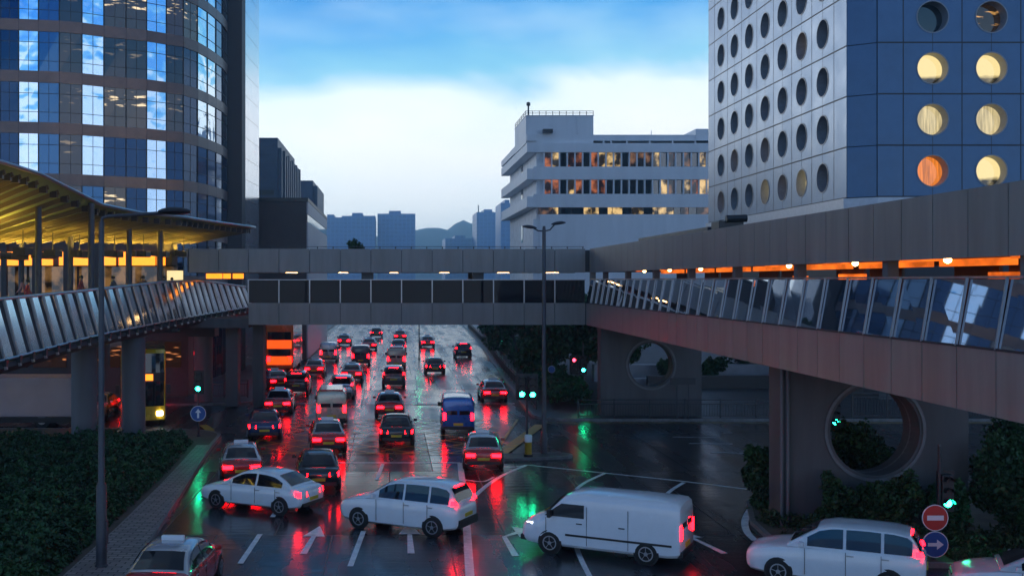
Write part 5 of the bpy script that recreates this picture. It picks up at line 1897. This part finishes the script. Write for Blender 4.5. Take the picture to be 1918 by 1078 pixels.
def make_van(colour, lit=True, roof_colour=None, L_=2.45, hgt=1.98, panel=False):
    t = thing('panel_van' if panel else ('van' if roof_colour is None else 'minibus'), 'x', 'van' if roof_colour is None else 'minibus')
    bd = van_loft([(-L_, .78, .40, hgt - .22), (-L_ + .03, .84, .34, hgt - .09), (-L_ + .12, .87, .29, hgt - .02), (-L_ + .4, .88, .26, hgt), (-1.0, .885, .25, hgt + .02), (.4, .885, .25, hgt + .02), (.85, .88, .25, hgt - .02),
                   (1.1, .88, .25, hgt - .12), (1.35, .88, .25, hgt - .36), (1.62, .875, .25, hgt - .64), (1.85, .87, .26, 1.14), (2.1, .85, .27, 1.03), (2.3, .80, .29, .92), (2.42, .73, .34, .82), (2.47, .62, .4, .74)])
    bd.build('body', PT[colour], t, True, local=True)
    for s in (-1, 1):
        MB().quad((s * .06, -L_ - .004, 1.10), (s * .62, -L_ - .004, 1.10), (s * .60, -L_ + .005, hgt - .38), (s * .06, -L_ + .005, hgt - .38)).build('rear_window', M['car_glass'], t, local=True)
    m = MB()
    P_ = [(1.86, 1.17), (1.62, hgt - .61), (1.35, hgt - .33), (1.12, hgt - .11)]
    for (a, za), (b, zb_) in zip(P_[:-1], P_[1:]):
        m.quad((-.70, a + .02, za + .02), (.70, a + .02, za + .02), (.66, b + .02, zb_ + .02), (-.66, b + .02, zb_ + .02))
    m.build('windscreen', M['car_glass'], t, True, local=True)
    for s in (-1, 1):
        wins = [[(.42, 1.16), (1.66, 1.16), (1.30, hgt - .42), (1.12, hgt - .30), (.42, hgt - .30)]]
        if not panel:
            wins += [[(-.68, 1.16), (.30, 1.16), (.30, hgt - .30), (-.68, hgt - .30)], [(-2.1, 1.16), (-.80, 1.16), (-.80, hgt - .30), (-2.1, hgt - .30)]]
        for w_ in wins:
            MB().add([(s * (.889 - .024 * (z - .9)), y, z) for y, z in w_], [tuple(range(len(w_)))]).build('side_window', M['car_glass'], t, local=True)
        for y in (.34, -.92, 1.62):
            MB().box(s * .882 - .006, s * .882 + .006, y - .007, y + .007, .36, 1.1 if y > 1 else hgt - .34).build('door_seam', M['black'], t, local=True)
        for y in (.5, -.8):
            MB().box(s * .892 - .012, s * .892 + .012, y - .02, y + .16, .98, 1.01).build('door_handle', M['black'], t, local=True)
        MB().box(s * .885 - .012, s * .885 + .012, -2.2, 1.0, .60, .66).build('side_moulding', M['black'], t, local=True)
        MB().box(.74 * s - .08, .74 * s + .08, -L_ - .015, -L_ + .14, .82, 1.2).build('tail_light', M['red_lamp'], t, local=True)
        MB().hexa([(s * .46, 2.44, .66), (s * .72, 2.37, .66), (s * .81, 2.1, .70), (s * .46, 2.2, .68)], [(s * .46, 2.38, .84), (s * .72, 2.29, .87), (s * .81, 2.08, .90), (s * .46, 2.2, .86)]).build('headlight', M['head_lamp'], t, local=True)
        MB().box(.97 * s - .09, .97 * s + .09, 1.42, 1.54, 1.12, 1.36).build('wing_mirror', M['black'], t, local=True, bevel=.03)
    MB().box(-.26, .26, -L_ - .03, -L_ + .03, .52, .66).build('number_plate', M['plate_y'], t, local=True)
    MB().box(-.80, .80, -L_ - .05, -L_ + .2, .32, .48).build('bumper', M['black'], t, local=True)
    MB().box(-.76, .76, 2.25, 2.50, .30, .48).build('front_bumper', M['black'], t, local=True, bevel=.04)
    MB().box(-.36, .36, 2.44, 2.485, .60, .74).build('grille', M['black'], t, local=True)
    if roof_colour:
        MB().box(-.66, .66, -2.2, .8, hgt - .02, hgt + .10).build('roof', PT[roof_colour], t, local=True, bevel=.05)
    wheels(t, (-1.45, 1.5), .892, .33)
    return t


def make_bus(colour, lower=None, L_=10.2):
    t = thing('double_decker_bus', 'x', 'bus')
    hw, top = 1.25, 4.38
    y0, y1 = -L_ / 2, L_ / 2
    MB().box(-hw, hw, y0, y1 - .25, .34, top).build('body', PT[colour], t, local=True, bevel=.14)
    for s in (-1, 1):
        for k in range(6):
            a = y0 + .5 + k * (L_ - 1.6) / 6
            b = a + (L_ - 1.6) / 6 - .1
            for z0, z1 in ((1.35, 2.15), (2.95, 3.85)):
                MB().quad((s * (hw + .006), a, z0), (s * (hw + .006), b, z0), (s * (hw + .006), b, z1), (s * (hw + .006), a, z1)).build('side_window', M['car_glass'], t, local=True)
        MB().box(s * .95 - .16, s * .95 + .16, y0 - .03, y0 + .1, 1.0, 1.5).build('tail_light', M['red_lamp'], t, local=True)
        MB().box(s * .92 - .17, s * .92 + .17, y1 - .05, y1 + .09, .62, .86).build('headlight', M['head_lamp'], t, local=True)
        MB().box(s * 1.42 - .1, s * 1.42 + .1, y1 - .1, y1 + .12, 1.9, 2.4).build('wing_mirror', M['black'], t, local=True)
    # bowed front: lower and upper windscreens, destination box between
    def bow(z0, z1, w_, d0, d1, nm, mt):
        m = MB()
        n = 10
        A = [(-w_ + 2 * w_ * k / n, y1 - .22 + d0 * math.sin(math.pi * k / n) ** .5, z0) for k in range(n + 1)]
        B = [(-w_ + 2 * w_ * k / n, y1 - .22 + d1 * math.sin(math.pi * k / n) ** .5, z1) for k in range(n + 1)]
        for k in range(n):
            m.quad(A[k], A[k + 1], B[k + 1], B[k])
        return m.build(nm, mt, t, True, local=True)
    bow(.36, 1.15, 1.2, .36, .36, 'front_panel', PT[lower or colour])
    bow(1.15, 2.55, 1.16, .36, .34, 'windscreen', M['car_glass'])
    bow(2.55, 3.05, 1.18, .34, .32, 'front_band', M['black'])
    bow(3.05, 4.15, 1.16, .32, .22, 'upper_windscreen', M['car_glass'])
    bow(4.15, 4.36, 1.18, .22, .1, 'dome', PT[colour])
    MB().box(-.55, .75, y1 + .1, y1 + .16, 2.62, 2.98).build('destination_sign', M['orange_hot'], t, local=True)
    if colour == 'orange':  # glowing panels added to make the bus rear bright orange
        MB().box(-1.1, 1.1, y0 - .03, y0 - .006, 2.2, 2.95).box(-1.1, 1.1, y0 - .03, y0 - .006, .75, 1.5).build('added_glow_panel', mat('orange_glow', (.8, .15, .02), .5, emit=(1.0, .085, .004), es=.9), t, local=True)
    MB().quad((-1.0, y0 - .012, 1.55), (1.0, y0 - .012, 1.55), (1.0, y0 - .012, 2.15), (-1.0, y0 - .012, 2.15)).build('rear_window', M['car_glass'], t, local=True)
    MB().quad((-1.05, y0 - .012, 3.0), (1.05, y0 - .012, 3.0), (1.05, y0 - .012, 3.7), (-1.05, y0 - .012, 3.7)).build('rear_window', M['car_glass'], t, local=True)
    wheels(t, (y0 + 2.2, y1 - 2.3), 1.25, .48, .3)
    return t


def label_(t, text, x, y, rz=0.0, z=0.0, group=None):
    t.location = (x, y, z)
    t.rotation_euler = (0, 0, rz)
    t['label'] = text
    if group:
        t['group'] = group
    return t


protos = {}


def vehicle(kind, colour):
    key = (kind, colour)
    if key not in protos:
        protos[key] = {'taxi': lambda: make_sedan(colour, True), 'car': lambda: make_sedan(colour), 'suv': lambda: make_sedan(colour, suv=True),
                       'van': lambda: make_van(colour), 'panel_van': lambda: make_van(colour, panel=True, hgt=1.86), 'minibus': lambda: make_van(colour, roof_colour='taxi red')}[kind]()
        return protos[key]
    return copy_tree(protos[key])


GT = 'traffic heading up the wet road with red tail lights'
lane_x = lambda lane, y: (-6.9 + 3.5 * lane + (y - 74) * .017) if y > 66 else np.interp(y, [28, 50, 66], [(-6.0, -2.8, .7, 4.2, 6.6)[lane], (-6.4, -3.0, .6, 4.2, 7)[lane], -6.95 + 3.5 * lane])
LN = ['hedge side lane', 'second lane from the hedge', 'middle lane', 'fourth lane from the hedge', 'railing side lane']
OR = ['first', 'second', 'third', 'fourth', 'fifth', 'sixth', 'seventh', 'eighth']
traffic = {0: [(46.5, 'taxi', 'taxi red', -14), (58.5, 'car', 'navy', -10), (69.5, 'taxi', 'taxi red', -3), (81, 'suv', 'black', 0), (96, 'taxi', 'taxi red', 0), (113, 'van', 'silver', 0), (140, 'taxi', 'taxi red', 0)],
           1: [(44.6, 'car', 'black', -8), (54.2, 'taxi', 'taxi red', -9), (64.5, 'minibus', 'cream', -4), (77.5, 'suv', 'silver', 0), (91, 'taxi', 'taxi red', 0), (108, 'van', 'grey', 0), (131, 'taxi', 'taxi red', 0), (160, 'car', 'black', 0)],
           2: [(56.5, 'car', 'black', 2), (67.5, 'taxi', 'taxi red', 0), (86, 'suv', 'grey', 0), (104, 'minibus', 'cream', 0), (128, 'car', 'navy', 0), (152, 'taxi', 'taxi red', 0)],
           3: [(49.5, 'taxi', 'taxi red', 6), (61, 'van', 'blue', 3), (98, 'car', 'black', 0), (136, 'taxi', 'taxi red', 0)],
           4: [(76, 'taxi', 'taxi red', 0), (118, 'suv', 'black', 0)]}
CN = {'taxi red': 'red', 'grey': 'dark grey'}
for lane, lst in traffic.items():
    for i, (y, kind, colour, hd) in enumerate(lst):
        v = vehicle(kind, colour)
        nm = {'taxi': 'taxi with silver roof', 'car': 'sedan', 'suv': 'tall estate car', 'van': 'van', 'minibus': 'minibus with red roof'}[kind]
        label_(v, f"{CN.get(colour, colour)} {nm}, {OR[i]} vehicle in the {LN[lane]}", float(lane_x(lane, y)), y, R(hd) * -1 if False else R(-hd * .6), group=GT)
v = vehicle('taxi', 'taxi red')
label_(v, 'red taxi swinging into the slip road in front of the footbridge pier', -9.0, 84.5, R(20), group=GT)
v = vehicle('taxi', 'taxi red')
label_(v, 'red taxi cut by the picture bottom beside the brick strip', -5.7, 29.2, R(-4), group=GT)
GW = 'white vehicles turning across the road'
label_(vehicle('car', 'white'), 'white saloon leading the white vehicles that cross the lanes', -4.7, 40.0, R(62), group=GW)
label_(vehicle('suv', 'white'), 'white estate car right behind the leading white saloon, ahead of the van', .6, 36.7, R(61), group=GW)
label_(vehicle('panel_van', 'white'), 'white panel van, the only van in the line of white vehicles', 6.6, 33.3, R(62), group=GW)
label_(vehicle('suv', 'white'), 'white estate car following the white panel van round the island corner', 12.3, 30.1, R(63), group=GW)
label_(vehicle('car', 'white'), 'white saloon last in the white line, in front of the no entry bollard', 17.0, 28.1, R(66), group=GW)
b1 = make_bus('orange')
label_(b1, 'orange double decker bus stopped far beyond the footbridge pier', -9.9, 103, 0)
b2 = make_bus('yellow', L_=9.4)
label_(b2, 'yellow double decker bus with amber destination sign, half behind a round column', -15.0, 66.7, R(180 + 12))
label_(vehicle('car', 'silver'), 'silver car waiting beside the yellow bus, half behind a round column', -17.75, 66.6, R(182))
t = thing('box_truck', 'long white box truck passing behind the hedge, cut by the picture edge', 'truck', (-22.0, 62.6, 0))
m = MB().box(-4.2, 4.2, -1.2, 1.2, .62, 2.85)
m.build('cargo_box', mat('truck_box', (0.34, 0.26, 0.27), .35, var=.12, scale=.5), t, local=True, bevel=.06)
MB().box(-6.0, -4.3, -1.1, 1.1, .5, 2.5).build('cab', PT['white'], t, local=True, bevel=.2)
MB().quad((-6.01, -.95, 1.4), (-6.01, .95, 1.4), (-5.98, .9, 2.25), (-5.98, -.9, 2.25)).build('windscreen', M['car_glass'], t, local=True)
MB().box(-4.1, 4.1, -1.16, -1.1, .3, .6).box(-4.1, 4.1, 1.1, 1.16, .3, .6).build('side_skirt', M['black'], t, local=True)
for x in (-4.9, 2.4):
    for s in (-1, 1):
        wh = MB().tube([(x, s * .85, .45), (x, s * 1.13, .45)], .45, 18).build('wheel', M['tyre'], t, True, local=True)
        MB().tube([(x, s * 1.1, .45), (x, s * 1.14, .45)], .26, 12).build('rim', M['rim'], wh, local=True)
for s in (-1, 1):
    MB().box(4.2, 4.26, s * .95 - .12, s * .95 + .12, .7, .9).build('tail_light', M['red_lamp'], t, local=True)

# ---------------------------------------------------------------- people on the walkway
fl = MB()
rings = [[(cat_(y, KX) - .35, y, cat_(y, KT) - 1.38), (cat_(y, KX) - 5.3, y, cat_(y, KT) - 1.38), (cat_(y, KX) - 5.3, y, cat_(y, KT) - 1.6), (cat_(y, KX) - .35, y, cat_(y, KT) - 1.6)] for y in ys]
fl.loft(rings)
fl.build('floor', M['soffit'], bpy.data.objects['curved_walkway'])


def person_mat(name, coat, trousers, skin=(0.42, 0.26, 0.18)):
    m = bpy.data.materials.new(name)
    m.use_nodes = True
    t = m.node_tree
    b = t.nodes['Principled BSDF']
    tc = N(t, 'ShaderNodeTexCoord')
    sp = N(t, 'ShaderNodeSeparateXYZ')
    t.links.new(tc.outputs['Object'], sp.inputs[0])
    z = math_node(t, 'DIVIDE', sp.outputs[2], 1.8)
    rp = ramp(t, [(0.0, (.02, .02, .02)), (.045, trousers), (.50, coat), (.828, skin)], 'CONSTANT')
    t.links.new(z, rp.inputs[0])
    t.links.new(rp.outputs[0], b.inputs['Base Color'])
    b.inputs['Roughness'].default_value = .7
    return m


def person(label, x, y, z, rz, coat, trousers, hair=(0.015, 0.012, 0.01), stride=.18, sc=1.0):
    t = thing('person', label, 'person', (x, y, z), rz)
    J = {'pelvis': (0, 0, .93, .135), 'spine': (0, .01, 1.12, .125), 'chest': (0, .0, 1.33, .15), 'neck': (0, .01, 1.47, .062), 'head': (0, .035, 1.60, .095), 'crown': (0, .02, 1.70, .07)}
    E = [('pelvis', 'spine'), ('spine', 'chest'), ('chest', 'neck'), ('neck', 'head'), ('head', 'crown')]
    for s, n_ in ((-1, 'l'), (1, 'r')):
        f = stride * s
        J['hip' + n_] = (s * .10, 0, .87, .10)
        J['knee' + n_] = (s * .10, f * .7 + .03, .48, .066)
        J['ank' + n_] = (s * .10, f, .09, .045)
        J['toe' + n_] = (s * .11, f + .16, .04, .038)
        J['sho' + n_] = (s * .185, 0, 1.40, .068)
        J['elb' + n_] = (s * .24, -f * .5 - .03, 1.12, .046)
        J['wri' + n_] = (s * .24, -f * .9 + .08, .88, .032)
        J['palm' + n_] = (s * .235, -f * 1.0 + .11, .80, .036)
        J['tip' + n_] = (s * .225, -f * 1.0 + .14, .71, .014)
        J['thumb' + n_] = (s * .20, -f * 1.0 + .16, .79, .012)
        E += [('pelvis', 'hip' + n_), ('hip' + n_, 'knee' + n_), ('knee' + n_, 'ank' + n_), ('ank' + n_, 'toe' + n_), ('chest', 'sho' + n_), ('sho' + n_, 'elb' + n_), ('elb' + n_, 'wri' + n_), ('wri' + n_, 'palm' + n_), ('palm' + n_, 'tip' + n_), ('palm' + n_, 'thumb' + n_)]
    ks = list(J)
    me = bpy.data.meshes.new('body')
    me.from_pydata([J[k][:3] for k in ks], [(ks.index(a), ks.index(b)) for a, b in E], [])
    o = bpy.data.objects.new('body', me)
    COL.objects.link(o)
    o.parent = t
    md = o.modifiers.new('skin', 'SKIN')
    for i, k in enumerate(ks):
        r_ = J[k][3]
        me.skin_vertices[0].data[i].radius = (r_, r_ * (.78 if k in ('pelvis', 'spine', 'chest') else 1))
        me.skin_vertices[0].data[i].use_root = k == 'pelvis'
    md.use_smooth_shade = True
    s2 = o.modifiers.new('smooth', 'SUBSURF')
    s2.levels = s2.render_levels = 2
    me.materials.append(person_mat('clothes', coat, trousers))
    hm = MB()
    rings = [[(math.cos(2 * math.pi * k / 14) * r_, .005 + math.sin(2 * math.pi * k / 14) * r_ * 1.12, zz) for k in range(14)] for zz, r_ in ((1.60, .09), (1.64, .108), (1.70, .104), (1.75, .075), (1.775, .03))]
    hm.loft(rings)
    hm.build('hair', mat('hair', hair, .6), t, True, local=True)
    t.scale = (sc, sc, sc)
    return t


for i, (px, Y, dx, rz, lb, coat, tr) in enumerate((
        (52, 57, -3.2, -80, 'person in a red jacket walking along the walkway', (0.42, 0.05, 0.045), (.03, .03, .05)),
        (42, 60, -3.6, 95, 'person in a pale pink top beside the red jacket', (0.50, 0.24, 0.22), (.04, .04, .05)),
        (152, 62, -2.2, -85, 'person in a faded red shirt further along the walkway', (0.30, 0.06, 0.06), (.02, .02, .03)),
        (212, 66, -3.0, 80, 'person in a grey coat behind the lamp post', (0.14, 0.14, 0.15), (.02, .02, .03)),
        (268, 70, -2.2, 20, 'person in a brown coat near the lit doorway', (0.20, 0.11, 0.06), (.02, .02, .03)),
        (306, 72, -2.2, 170, 'person in black standing before the lit doorway', (0.02, 0.02, 0.025), (.02, .02, .03)),
        (322, 73.5, -2.0, 190, 'person in navy standing closest to the canopy tip', (0.02, 0.03, 0.08), (.02, .02, .03)))):
    X_ = at(px, 530, Y).x
    person(lb, min(X_, cat_(Y, KX) - .9), Y, cat_(Y, KT) - 1.38, R(rz), coat, tr, stride=.2 if i < 4 else .05, sc=.98 + .02 * (i % 3))

# ---------------------------------------------------------------- haze
hz_m = bpy.data.materials.new('haze_air')
hz_m.use_nodes = True
_t = hz_m.node_tree
_t.nodes.clear()
_o = N(_t, 'ShaderNodeOutputMaterial')
_v = N(_t, 'ShaderNodeVolumePrincipled')
_v.inputs['Color'].default_value = (0.50, 0.80, 1.0, 1)
_v.inputs['Density'].default_value = 0.00048
_v.inputs['Anisotropy'].default_value = 0.7
_t.links.new(_v.outputs[0], _o.inputs['Volume'])
MB().box(-1550, 1550, -200, 2000, -1.2, 98).build('haze', hz_m)['kind'] = 'stuff'
